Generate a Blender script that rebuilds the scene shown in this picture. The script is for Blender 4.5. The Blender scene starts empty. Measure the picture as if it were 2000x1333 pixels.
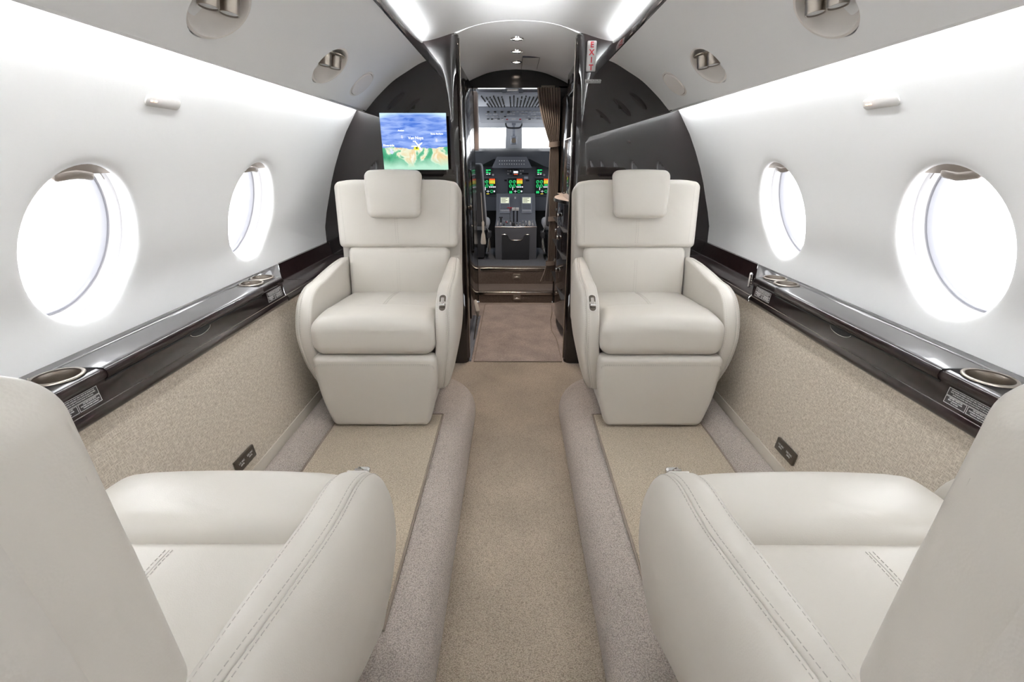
import bpy, bmesh, math, random
from mathutils import Vector, Matrix
random.seed(7)
PI = math.pi
C = bpy.context.scene.collection
sc = bpy.context.scene

# ------------------------------------------------------------------ camera
F = 920.0; TH = math.atan(354/F); YAW = math.radians(0.18); H = 1.25; CX = -0.02
cam_d = bpy.data.cameras.new('camera'); cam = bpy.data.objects.new('camera', cam_d); C.objects.link(cam)
cam.location = (CX, 0, H); cam.rotation_euler = (PI/2-TH, 0, YAW)
cam_d.sensor_width = 36; cam_d.lens = F/2000*36; cam_d.clip_start = 0.01
sc.camera = cam
_c, _s = math.cos(TH), math.sin(TH)
def ray(u, v):
    a = (u-1000)/F; b = (v-666.5)/F
    x, y, z = a, _c-b*_s, -_s-b*_c
    return (x*math.cos(YAW)-y*math.sin(YAW), x*math.sin(YAW)+y*math.cos(YAW), z)
def at(u, v, X=None, Y=None, Z=None):
    """the point of a measured plane that shows at a pixel"""
    D = ray(u, v)
    t = (X-CX)/D[0] if X is not None else (Y/D[1] if Y is not None else (Z-H)/D[2])
    return Vector((CX+t*D[0], t*D[1], H+t*D[2]))

# ------------------------------------------------------------------ materials
def nodes(name):
    m = bpy.data.materials.new(name); m.use_nodes = True
    nt = m.node_tree; return m, nt, nt.nodes['Principled BSDF']
def mat(name, col, rough=.5, metal=0, spec=.5, coat=0, coatr=.03, ior=None, emit=None, estr=0,
        noise=None, bump=None, sheen=0):
    """noise=(scale, amount) tints the base; bump=(scale, strength, distance)"""
    m, nt, b = nodes(name)
    b.inputs['Base Color'].default_value = (*col, 1); b.inputs['Roughness'].default_value = rough
    b.inputs['Metallic'].default_value = metal; b.inputs['Specular IOR Level'].default_value = spec
    b.inputs['Coat Weight'].default_value = coat; b.inputs['Coat Roughness'].default_value = coatr
    if sheen: b.inputs['Sheen Weight'].default_value = sheen
    if ior: b.inputs['IOR'].default_value = ior
    if emit: b.inputs['Emission Color'].default_value = (*emit, 1); b.inputs['Emission Strength'].default_value = estr
    if noise or bump:
        tc = nt.nodes.new('ShaderNodeTexCoord')
    if noise:
        n = nt.nodes.new('ShaderNodeTexNoise'); n.inputs['Scale'].default_value = noise[0]; n.inputs['Detail'].default_value = 4
        nt.links.new(tc.outputs['Object'], n.inputs['Vector'])
        r = nt.nodes.new('ShaderNodeValToRGB'); k = noise[1]
        r.color_ramp.elements[0].position = .3; r.color_ramp.elements[1].position = .7
        r.color_ramp.elements[0].color = (*[c*(1-k) for c in col], 1); r.color_ramp.elements[1].color = (*[min(1, c*(1+k)) for c in col], 1)
        nt.links.new(n.outputs['Fac'], r.inputs['Fac']); nt.links.new(r.outputs['Color'], b.inputs['Base Color'])
    if bump:
        n2 = nt.nodes.new('ShaderNodeTexNoise'); n2.inputs['Scale'].default_value = bump[0]; n2.inputs['Detail'].default_value = 3
        nt.links.new(tc.outputs['Object'], n2.inputs['Vector'])
        bp = nt.nodes.new('ShaderNodeBump'); bp.inputs['Strength'].default_value = bump[1]; bp.inputs['Distance'].default_value = bump[2]
        nt.links.new(n2.outputs['Fac'], bp.inputs['Height']); nt.links.new(bp.outputs['Normal'], b.inputs['Normal'])
    return m

def carpet_mat(name, dark, light, scale, stretch=(1, 1, 1), stain=.12, bumpd=.004, stainscale=3.0):
    m, nt, b = nodes(name); N = nt.nodes.new; L = nt.links.new
    b.inputs['Roughness'].default_value = .95; b.inputs['Specular IOR Level'].default_value = .15
    b.inputs['Sheen Weight'].default_value = .15
    tc = N('ShaderNodeTexCoord'); mp = N('ShaderNodeMapping'); mp.inputs['Scale'].default_value = stretch
    L(tc.outputs['Object'], mp.inputs['Vector'])
    n = N('ShaderNodeTexNoise'); n.inputs['Scale'].default_value = scale; n.inputs['Detail'].default_value = 3; n.inputs['Roughness'].default_value = .65
    L(mp.outputs['Vector'], n.inputs['Vector'])
    v = N('ShaderNodeTexVoronoi'); v.inputs['Scale'].default_value = scale*1.1; L(mp.outputs['Vector'], v.inputs['Vector'])
    mul = N('ShaderNodeMath'); mul.operation = 'MULTIPLY_ADD'; L(v.outputs['Distance'], mul.inputs[0]); mul.inputs[1].default_value = -.5; L(n.outputs['Fac'], mul.inputs[2])
    r = N('ShaderNodeValToRGB'); r.color_ramp.elements[0].position = .05; r.color_ramp.elements[1].position = .5
    r.color_ramp.elements[0].color = (*dark, 1); r.color_ramp.elements[1].color = (*light, 1)
    L(mul.outputs[0], r.inputs['Fac'])
    s = N('ShaderNodeTexNoise'); s.inputs['Scale'].default_value = stainscale; s.inputs['Detail'].default_value = 5; L(tc.outputs['Object'], s.inputs['Vector'])
    sr = N('ShaderNodeMapRange'); sr.inputs['From Min'].default_value = .3; sr.inputs['From Max'].default_value = .7
    sr.inputs['To Min'].default_value = 1-stain; sr.inputs['To Max'].default_value = 1+stain*.5; L(s.outputs['Fac'], sr.inputs['Value'])
    mx = N('ShaderNodeVectorMath'); mx.operation = 'SCALE'; L(r.outputs['Color'], mx.inputs[0]); L(sr.outputs['Result'], mx.inputs['Scale'])
    L(mx.outputs['Vector'], b.inputs['Base Color'])
    bp = N('ShaderNodeBump'); bp.inputs['Strength'].default_value = .8; bp.inputs['Distance'].default_value = bumpd
    L(mul.outputs[0], bp.inputs['Height']); L(bp.outputs['Normal'], b.inputs['Normal'])
    return m

def weave_mat(name, dark, light):
    m, nt, b = nodes(name); N = nt.nodes.new; L = nt.links.new
    b.inputs['Roughness'].default_value = .85; b.inputs['Specular IOR Level'].default_value = .2
    tc = N('ShaderNodeTexCoord')
    outs = []
    for st in ((90, 90, 420), (1, 1, 1)):
        mp = N('ShaderNodeMapping'); mp.inputs['Scale'].default_value = (1, 60, 340) if not outs else (1, 340, 75)
        L(tc.outputs['Object'], mp.inputs['Vector'])
        n = N('ShaderNodeTexNoise'); n.inputs['Scale'].default_value = 1; n.inputs['Detail'].default_value = 2; n.inputs['Roughness'].default_value = .6
        L(mp.outputs['Vector'], n.inputs['Vector']); outs.append(n.outputs['Fac'])
    mx = N('ShaderNodeMath'); mx.operation = 'MAXIMUM'; L(outs[0], mx.inputs[0]); L(outs[1], mx.inputs[1])
    r = N('ShaderNodeValToRGB'); r.color_ramp.elements[0].position = .42; r.color_ramp.elements[1].position = .66
    r.color_ramp.elements[0].color = (*dark, 1); r.color_ramp.elements[1].color = (*light, 1)
    L(mx.outputs[0], r.inputs['Fac']); L(r.outputs['Color'], b.inputs['Base Color'])
    bp = N('ShaderNodeBump'); bp.inputs['Strength'].default_value = .7; bp.inputs['Distance'].default_value = .002
    L(mx.outputs[0], bp.inputs['Height']); L(bp.outputs['Normal'], b.inputs['Normal'])
    return m

def leather_mat(name, col, rough=.42):
    m, nt, b = nodes(name); N = nt.nodes.new; L = nt.links.new
    b.inputs['Base Color'].default_value = (*col, 1); b.inputs['Roughness'].default_value = rough
    b.inputs['Specular IOR Level'].default_value = .45
    tc = N('ShaderNodeTexCoord')
    n = N('ShaderNodeTexVoronoi'); n.inputs['Scale'].default_value = 420; L(tc.outputs['Object'], n.inputs['Vector'])
    w = N('ShaderNodeTexNoise'); w.inputs['Scale'].default_value = 9; w.inputs['Detail'].default_value = 2; w.inputs['Distortion'].default_value = .6
    L(tc.outputs['Object'], w.inputs['Vector'])
    b1 = N('ShaderNodeBump'); b1.inputs['Strength'].default_value = .12; b1.inputs['Distance'].default_value = .0008; L(n.outputs['Distance'], b1.inputs['Height'])
    b2 = N('ShaderNodeBump'); b2.inputs['Strength'].default_value = .25; b2.inputs['Distance'].default_value = .012; L(w.outputs['Fac'], b2.inputs['Height'])
    L(b1.outputs['Normal'], b2.inputs['Normal']); L(b2.outputs['Normal'], b.inputs['Normal'])
    return m

M = {}
M['leather'] = leather_mat('cream leather', (.665, .627, .572), .34)
M['leather_back'] = leather_mat('cream leather back', (.625, .590, .542), .45)
M['thread'] = mat('thread', (.50, .47, .43), .8)
M['wall'] = mat('white sidewall', (.90, .90, .90), .6, bump=(90, .12, .002))
M['psu'] = mat('overhead vinyl', (.86, .86, .86), .55, bump=(400, .1, .0006))
M['psu_disc'] = mat('ivory plastic', (.72, .68, .64), .45)
M['ceil'] = mat('headliner', (.86, .86, .86), .6, bump=(200, .08, .0008))
M['fabric'] = weave_mat('woven wall fabric', (.43, .365, .295), (.70, .63, .535))
M['fabric_trim'] = mat('fabric edge', (.55, .50, .43), .9, bump=(500, .3, .001))
M['aisle'] = carpet_mat('aisle carpet', (.29, .235, .18), (.64, .54, .43), 300, (.8, 1.3, 1), .2)
M['platform'] = carpet_mat('step carpet', (.31, .265, .235), (.66, .585, .525), 310, (1, 1, 1), .12)
M['rug'] = carpet_mat('inset mat carpet', (.40, .325, .24), (.77, .665, .52), 310, (.7, 1.5, 1), .12)
M['vmat'] = carpet_mat('entry mat carpet', (.27, .22, .195), (.62, .52, .465), 240, (1, 1, 1), .25, stainscale=6)
M['blue_carpet'] = carpet_mat('cockpit carpet', (.08, .09, .11), (.22, .24, .28), 200)
M['binding'] = mat('mat binding', (.28, .23, .19), .9)
M['lacquer'] = mat('dark lacquer', (.014, .007, .007), .35, coat=1, coatr=.015, spec=.1, noise=(30, .35), ior=1.5)
M['bulkhead'] = mat('bulkhead lacquer', (.014, .010, .010), .4, coat=1, coatr=.012, spec=.0)
M['bulkhead'].node_tree.nodes['Principled BSDF'].inputs['Coat IOR'].default_value = 1.6
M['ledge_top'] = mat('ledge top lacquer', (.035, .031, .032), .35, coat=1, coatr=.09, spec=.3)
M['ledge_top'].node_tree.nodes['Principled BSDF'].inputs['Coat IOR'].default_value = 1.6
M['black'] = mat('black gloss', (.008, .008, .009), .12, spec=.6)
M['blackm'] = mat('black matte', (.012, .012, .013), .6)
M['nickel'] = mat('brushed nickel', (.36, .32, .28), .3, 1)
M['chrome'] = mat('chrome', (.75, .74, .73), .1, 1)
M['steel'] = mat('steel trim', (.45, .42, .39), .2, 1)
M['dark_metal'] = mat('dark bronze plate', (.13, .11, .09), .35, .8)
M['white_plastic'] = mat('white plastic', (.66, .64, .62), .4)
M['reveal'] = mat('window shell plastic', (.50, .49, .50), .45)
M['gasket'] = mat('window gasket', (.34, .34, .37), .5)
M['shade_h'] = mat('shade handle bronze', (.33, .29, .26), .35, .5)
M['white_print'] = mat('white print', (.78, .78, .78), .6)
M['placard'] = mat('placard ground', (.045, .04, .04), .4)
M['red_print'] = mat('red letters', (.45, .015, .025), .6)
M['sign'] = mat('sign face', (.52, .51, .505), .5)
M['teal'] = mat('teal tag', (.12, .30, .28), .6)
M['shell_grey'] = mat('cockpit grey', (.27, .29, .34), .6)
M['cp_light'] = mat('cockpit pale panel', (.55, .58, .65), .55)
M['cp_trim'] = mat('cockpit trim', (.60, .62, .66), .6)
M['cp_panel'] = mat('cockpit instrument grey', (.13, .14, .165), .6)
M['cp_dark'] = mat('cockpit dark', (.03, .032, .038), .7)
M['cp_glare'] = mat('glareshield', (.03, .033, .04), .8)
M['knob'] = mat('switch cap', (.62, .62, .64), .5)
M['knob_d'] = mat('dark switch', (.02, .02, .02), .5)
M['white_knob'] = mat('white lever knob', (.85, .85, .85), .4)
M['red_knob'] = mat('red lever', (.55, .02, .05), .4)
M['curtain'] = mat('brown curtain', (.21, .17, .145), .85, bump=(300, .2, .001))
M['sheep'] = mat('grey sheepskin', (.42, .43, .46), .95, bump=(160, .8, .006))
M['seat_dark'] = mat('pilot seat back', (.04, .04, .045), .7)
M['tassel'] = mat('tassel', (.50, .47, .42), .9)
M['tan_box'] = mat('tan visor', (.40, .33, .30), .6)
M['counter'] = mat('counter', (.42, .35, .31), .4)
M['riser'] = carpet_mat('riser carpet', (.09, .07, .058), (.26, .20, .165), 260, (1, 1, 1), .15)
M['amber'] = mat('amber indicator', (.9, .6, .45), .5, emit=(1, .45, .25), estr=.9)
M['lens'] = mat('light lens', (.62, .63, .63), .35)
M['lamp'] = mat('lit lamp', (1, .9, .8), .5, emit=(1, .82, .68), estr=14)

def led(name, col, e):
    m, nt, b = nodes(name)
    b.inputs['Base Color'].default_value = (.8, .8, .8, 1)
    b.inputs['Emission Color'].default_value = (*col, 1); b.inputs['Emission Strength'].default_value = e
    return m
M['led_wall'] = led('wall wash led', (.96, .985, 1), 32)
M['led_ceil'] = led('ceiling cove led', (.96, .985, 1), 115)

def glass_mat():
    m = bpy.data.materials.new('clear pane'); m.use_nodes = True; nt = m.node_tree
    nt.nodes.clear(); N = nt.nodes.new
    o = N('ShaderNodeOutputMaterial'); mx = N('ShaderNodeMixShader'); t = N('ShaderNodeBsdfTransparent'); g = N('ShaderNodeBsdfGlossy')
    g.inputs['Roughness'].default_value = .03; mx.inputs[0].default_value = .04
    nt.links.new(t.outputs[0], mx.inputs[1]); nt.links.new(g.outputs[0], mx.inputs[2])
    nt.links.new(mx.outputs[0], o.inputs['Surface'])
    return m
M['glass'] = glass_mat()

def map_screen():
    m, nt, b = nodes('moving map picture'); N = nt.nodes.new; L = nt.links.new
    b.inputs['Base Color'].default_value = (0, 0, 0, 1); b.inputs['Roughness'].default_value = .2
    tc = N('ShaderNodeTexCoord'); sp = N('ShaderNodeSeparateXYZ'); L(tc.outputs['Object'], sp.inputs[0])
    # ocean streaks
    mp = N('ShaderNodeMapping'); mp.inputs['Scale'].default_value = (9, 1, 42); mp.inputs['Rotation'].default_value = (0, .12, 0); L(tc.outputs['Object'], mp.inputs['Vector'])
    n = N('ShaderNodeTexNoise'); n.inputs['Scale'].default_value = 1.4; n.inputs['Detail'].default_value = 5; n.inputs['Distortion'].default_value = .7; L(mp.outputs['Vector'], n.inputs['Vector'])
    r = N('ShaderNodeValToRGB'); e = r.color_ramp.elements
    e[0].position = .35; e[0].color = (.045, .17, .68, 1); e[1].position = .72; e[1].color = (.42, .56, .95, 1)
    L(n.outputs['Fac'], r.inputs['Fac'])
    # land
    n2 = N('ShaderNodeTexNoise'); n2.inputs['Scale'].default_value = 11; n2.inputs['Detail'].default_value = 6; n2.inputs['Distortion'].default_value = .9; L(tc.outputs['Object'], n2.inputs['Vector'])
    r2 = N('ShaderNodeValToRGB'); e = r2.color_ramp.elements
    e[0].position = .36; e[0].color = (.02, .30, .14, 1); e[1].position = .50; e[1].color = (.10, .48, .26, 1)
    for p, c in ((.54, (.80, .86, .66, 1)), (.62, (.80, .58, .28, 1)), (.68, (.9, .86, .72, 1))):
        q = r2.color_ramp.elements.new(p); q.color = c
    L(n2.outputs['Fac'], r2.inputs['Fac'])
    # pale plain in the lower middle
    n3 = N('ShaderNodeTexNoise'); n3.inputs['Scale'].default_value = 14; n3.inputs['Detail'].default_value = 4; L(tc.outputs['Object'], n3.inputs['Vector'])
    cst = N('ShaderNodeMath'); cst.operation = 'MULTIPLY_ADD'; L(n3.outputs['Fac'], cst.inputs[0]); cst.inputs[1].default_value = .05; L(sp.outputs['Z'], cst.inputs[2])
    gt = N('ShaderNodeMath'); gt.operation = 'LESS_THAN'; L(cst.outputs[0], gt.inputs[0]); gt.inputs[1].default_value = -.003
    low = N('ShaderNodeMapRange'); L(cst.outputs[0], low.inputs['Value']); low.inputs['From Min'].default_value = -.055; low.inputs['From Max'].default_value = -.10
    mixl = N('ShaderNodeMix'); mixl.data_type = 'RGBA'; L(low.outputs['Result'], mixl.inputs['Factor']); L(r2.outputs['Color'], mixl.inputs['A']); mixl.inputs['B'].default_value = (.46, .78, .60, 1)
    mix = N('ShaderNodeMix'); mix.data_type = 'RGBA'; L(gt.outputs[0], mix.inputs['Factor']); L(r.outputs['Color'], mix.inputs['A']); L(mixl.outputs['Result'], mix.inputs['B'])
    # pale horizon band
    x2 = N('ShaderNodeMath'); x2.operation = 'MULTIPLY'; L(sp.outputs['X'], x2.inputs[0]); L(sp.outputs['X'], x2.inputs[1])
    hz = N('ShaderNodeMath'); hz.operation = 'MULTIPLY_ADD'; L(x2.outputs[0], hz.inputs[0]); hz.inputs[1].default_value = .75; L(sp.outputs['Z'], hz.inputs[2])
    hr = N('ShaderNodeMapRange'); L(hz.outputs[0], hr.inputs['Value']); hr.inputs['From Min'].default_value = .128; hr.inputs['From Max'].default_value = .152
    mh = N('ShaderNodeMix'); mh.data_type = 'RGBA'; L(hr.outputs['Result'], mh.inputs['Factor']); L(mix.outputs['Result'], mh.inputs['A']); mh.inputs['B'].default_value = (.62, .86, .98, 1)
    L(mh.outputs['Result'], b.inputs['Emission Color']); b.inputs['Emission Strength'].default_value = SCREEN
    return m
SCREEN = .42
M['map'] = map_screen()

# ------------------------------------------------------------------ mesh helpers
class G:
    """collects geometry for ONE mesh object"""
    def __init__(s): s.v = []; s.f = []; s.mi = []; s.m = 0
    def add(s, vs, fs):
        o = len(s.v); s.v += [tuple(p) for p in vs]; s.f += [tuple(i+o for i in f) for f in fs]; s.mi += [s.m]*len(fs); return s
    def xf(s, mtx, start=0):
        s.v[start:] = [tuple(mtx @ Vector(p)) for p in s.v[start:]]; return s
    def box(s, x0, x1, y0, y1, z0, z1):
        return s.add([(x0,y0,z0),(x1,y0,z0),(x1,y1,z0),(x0,y1,z0),(x0,y0,z1),(x1,y0,z1),(x1,y1,z1),(x0,y1,z1)],
                     [(0,3,2,1),(4,5,6,7),(0,1,5,4),(1,2,6,5),(2,3,7,6),(3,0,4,7)])
    def grid(s, rows, closed_u=False, closed_v=False):
        n, m = len(rows), len(rows[0]); vs = [p for r in rows for p in r]; fs = []
        for i in range(n if closed_v else n-1):
            for j in range(m if closed_u else m-1):
                a, b = i*m+j, i*m+(j+1) % m; c, d = ((i+1) % n)*m+(j+1) % m, ((i+1) % n)*m+j
                fs.append((a, b, c, d))
        return s.add(vs, fs)
    def prism(s, pts, y0, y1, axis='y', caps=True):
        """closed outline pts (a,b) pushed along an axis"""
        def P(a, b, t): return (a, t, b) if axis == 'y' else ((t, a, b) if axis == 'x' else (a, b, t))
        n = len(pts); vs = [P(a, b, y0) for a, b in pts]+[P(a, b, y1) for a, b in pts]
        fs = [(i, (i+1) % n, n+(i+1) % n, n+i) for i in range(n)]
        if caps: fs += [tuple(range(n))[::-1], tuple(range(n, 2*n))]
        return s.add(vs, fs)
    def tube(s, path, r, n=8, closed=False, caps=True):
        path = [Vector(p) for p in path]; L = len(path); rows = []
        rr = r if isinstance(r, (list, tuple)) else [r]*L
        up = Vector((0, 0, 1))
        for i, p in enumerate(path):
            a = path[(i-1) % L] if closed or i > 0 else p; b = path[(i+1) % L] if closed or i < L-1 else p
            t = (b-a).normalized(); u = t.cross(up)
            if u.length < .1: u = t.cross(Vector((1, 0, 0)))
            u.normalize(); w = u.cross(t)
            rows.append([tuple(p+(u*math.cos(2*PI*k/n)+w*math.sin(2*PI*k/n))*rr[i]) for k in range(n)])
        s.grid(rows, True, closed)
        if caps and not closed:
            s.add(rows[0], [tuple(range(n))[::-1]]); s.add(rows[-1], [tuple(range(n))])
        return s
    def lathe(s, prof, n=32, caps=True):
        """(r,z) profile about z"""
        rows = [[(r*math.cos(2*PI*k/n), r*math.sin(2*PI*k/n), z) for k in range(n)] for r, z in prof]
        s.grid(rows, True)
        if caps:
            s.add(rows[0], [tuple(range(n))[::-1]]); s.add(rows[-1], [tuple(range(n))])
        return s
    def rbox(s, h, r, n=(8, 8, 8), k=4, fn=None):
        """rounded box, half sizes h, about the origin, optional warp fn"""
        ax = []
        for i in range(3):
            inn = h[i]-r; L = [-h[i]+r*(1-math.cos(j*PI/2/k)) if 0 else -h[i]+r*j/k for j in range(k)]
            mid = [-inn+2*inn*j/n[i] for j in range(n[i]+1)]
            ax.append(L+mid+[-q for q in L[::-1]])
        idx = {}; vs = []; fs = []
        def V(p):
            inner = [max(-(h[i]-r), min(h[i]-r, p[i])) for i in range(3)]
            o = [p[i]-inner[i] for i in range(3)]; l = math.sqrt(sum(q*q for q in o))
            q = tuple(inner[i]+(o[i]/l*r if l > 1e-9 else 0) for i in range(3))
            key = tuple(round(c, 6) for c in q)
            if key not in idx: idx[key] = len(vs); vs.append(q)
            return idx[key]
        for i in range(3):
            j, l = (i+1) % 3, (i+2) % 3
            for sg in (-1, 1):
                for a in range(len(ax[j])-1):
                    for b in range(len(ax[l])-1):
                        q = []
                        for da, db in ((0, 0), (1, 0), (1, 1), (0, 1)):
                            p = [0, 0, 0]; p[i] = sg*h[i]; p[j] = ax[j][a+da]; p[l] = ax[l][b+db]; q.append(V(p))
                        if len(set(q)) == 4: fs.append(tuple(q) if sg > 0 else tuple(q[::-1]))
        if fn: vs = [fn(*p) for p in vs]
        return s.add(vs, fs)
    def build(s, name, m, parent=None, smooth=True, loc=None, bevel=0, seg=2, ang=35, merge=True):
        me = bpy.data.meshes.new(name); me.from_pydata(s.v, [], s.f)
        mats = m if isinstance(m, (list, tuple)) else [m]
        for q in mats: me.materials.append(q)
        for p, i in zip(me.polygons, s.mi): p.material_index = i
        bm = bmesh.new(); bm.from_mesh(me)
        if merge: bmesh.ops.remove_doubles(bm, verts=bm.verts, dist=1e-6)
        bmesh.ops.recalc_face_normals(bm, faces=bm.faces)
        if bevel:
            ed = [e for e in bm.edges if len(e.link_faces) == 2 and e.calc_face_angle(0) > math.radians(30)]
            bmesh.ops.bevel(bm, geom=ed, offset=bevel, segments=seg, affect='EDGES', profile=.5, clamp_overlap=True)
        bm.to_mesh(me); bm.free()
        if smooth:
            for p in me.polygons: p.use_smooth = True
            me.set_sharp_from_angle(angle=math.radians(ang))
        o = bpy.data.objects.new(name, me); C.objects.link(o)
        if parent: o.parent = parent
        if loc: o.location = loc
        return o

def tag(o, label=None, cat=None, group=None, kind=None):
    if label: o['label'] = label
    if cat: o['category'] = cat
    if group: o['group'] = group
    if kind: o['kind'] = kind
    return o
def empty(name, loc=(0, 0, 0), rz=0):
    o = bpy.data.objects.new(name, None); C.objects.link(o); o.location = loc; o.rotation_euler = (0, 0, rz); o.empty_display_size = .05
    return o
def struct(o): o['kind'] = 'structure'; return o
def copy_tree(o, parent=None):
    c = o.copy(); C.objects.link(c); c.parent = parent
    for ch in list(o.children): copy_tree(ch, c)
    return c
def frame(o, xdir, ydir, loc):
    """place o with local x along xdir, local y along ydir"""
    x = Vector(xdir).normalized(); y = Vector(ydir).normalized(); z = x.cross(y).normalized(); y = z.cross(x)
    o.matrix_basis = Matrix.Translation(loc) @ Matrix((x, y, z)).transposed().to_4x4()
def text(body, size, m, parent=None, name='lettering', align='LEFT', depth=.0003, space=1.0, line=1.0, bold=0):
    cu = bpy.data.curves.new('t', 'FONT'); cu.body = body; cu.size = size; cu.align_x = align; cu.extrude = depth
    cu.space_character = space; cu.space_line = line; cu.offset = bold; cu.resolution_u = 2
    t = bpy.data.objects.new('t', cu); C.objects.link(t)
    bpy.context.view_layer.update()
    me = bpy.data.meshes.new_from_object(t.evaluated_get(bpy.context.evaluated_depsgraph_get()))
    bpy.data.objects.remove(t); bpy.data.curves.remove(cu)
    me.materials.clear(); me.materials.append(m)
    o = bpy.data.objects.new(name, me); C.objects.link(o)
    if parent: o.parent = parent
    return o
def spline(pts, n=8, closed=False):
    """Catmull-Rom through 2-D or 3-D points"""
    P = [Vector(p) for p in pts]; L = len(P); out = []
    for i in range(L if closed else L-1):
        g = lambda k: P[k % L] if closed else P[max(0, min(L-1, k))]
        a, b, c, d = g(i-1), g(i), g(i+1), g(i+2)
        for j in range(n):
            t = j/n
            out.append(.5*((2*b)+(c-a)*t+(2*a-5*b+4*c-d)*t*t+(3*b-a-3*c+d)*t**3))
    if not closed: out.append(P[-1])
    return [tuple(q) for q in out]
def resample(path, step):
    P = [Vector(p) for p in path]; out = [P[0]]; acc = 0
    for a, b in zip(P, P[1:]):
        l = (b-a).length; 
        if l < 1e-9: continue
        d = step-acc
        while d <= l: out.append(a+(b-a)*d/l); d += step
        acc = (acc+l) % step if True else 0
    return out
def stitches(g, path, dash=.0055, gap=.0035, r=.0007):
    pts = resample(path, dash+gap)
    for a, b in zip(pts, pts[1:]):
        t = (b-a); 
        if t.length < 1e-6: continue
        e = a+t.normalized()*dash
        g.tube([a, e], r, 4)

# ------------------------------------------------------------------ cabin section
YR, YB = -2.6, 2.84                     # rear wall, forward bulkhead
WALL = [(1.139, .78), (1.137, .80), (1.132, .9), (1.10, 1.007), (1.047, 1.175), (.963, 1.362), (.874, 1.503), (.80, 1.60), (.77, 1.64)]
WP = spline([(z, x) for x, z in WALL], 6)
def wx(z):
    for (z0, x0), (z1, x1) in zip(WP, WP[1:]):
        if z0 <= z <= z1: return x0+(x1-x0)*(z-z0)/(z1-z0+1e-12)
    return WP[0][1] if z < WP[0][0] else WP[-1][1]
def wn(z):
    d = (wx(z+.02)-wx(z-.02))/.04; v = Vector((1, 0, -d)).normalized(); return v
WINC = [2.013+.808*k for k in range(-5, 1)]; WZ = 1.046; WA, WB = .173, .190; WOFF = .016
ang_list = sorted(set([2*PI*k/48 for k in range(48)]))
def side_wall(sx, name):
    g = G(); WC = [c+sx*WOFF for c in WINC]
    edges = [YR, *[WC[i]+.404 for i in range(5)], YB]
    for wi, yc in enumerate(WC):
        y0, y1 = edges[wi], edges[wi+1]; z0, z1 = .78, 1.64
        def rect(th):
            c, s_ = math.cos(th), math.sin(th)
            ty = ((y1-yc)/c if c > 0 else (y0-yc)/c) if abs(c) > 1e-9 else 1e9
            tz = ((z1-WZ)/s_ if s_ > 0 else (z0-WZ)/s_) if abs(s_) > 1e-9 else 1e9
            t = min(ty, tz); return yc+t*c, WZ+t*s_
        ths = [2*PI*k/64 for k in range(64)]
        ths += [math.atan2(b-WZ, a-yc) % (2*PI) for a in (y0, y1) for b in (z0, z1)]
        ths = sorted(ths); rows = []
        for th in ths:
            ry, rz = rect(th); row = []
            for f in (1, .8, .6, .42, .26, .14):
                ey, ez = yc+1.22*WA*math.cos(th), WZ+1.22*WB*math.sin(th)
                y, z = ey+(ry-ey)*f, ez+(rz-ez)*f
                row.append((sx*wx(z), y, z))
            for k, d in ((1.22, 0), (1.17, .0003), (1.12, .0009), (1.08, .0019), (1.05, .0034), (1.025, .0056), (1.008, .009), (1.0, .014), (1.0, .018), (1.02, .024), (1.10, .026)):
                y, z = yc+k*WA*math.cos(th), WZ+k*WB*math.sin(th); n = wn(z)
                row.append((sx*(wx(z)+n.x*d), y, z+n.z*d))
            rows.append(row)
        g.grid(rows, False, True)
    o = g.build(name, M['wall'], ang=60); struct(o); return o
side_wall(-1, 'wall_left'); side_wall(1, 'wall_right')

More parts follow.
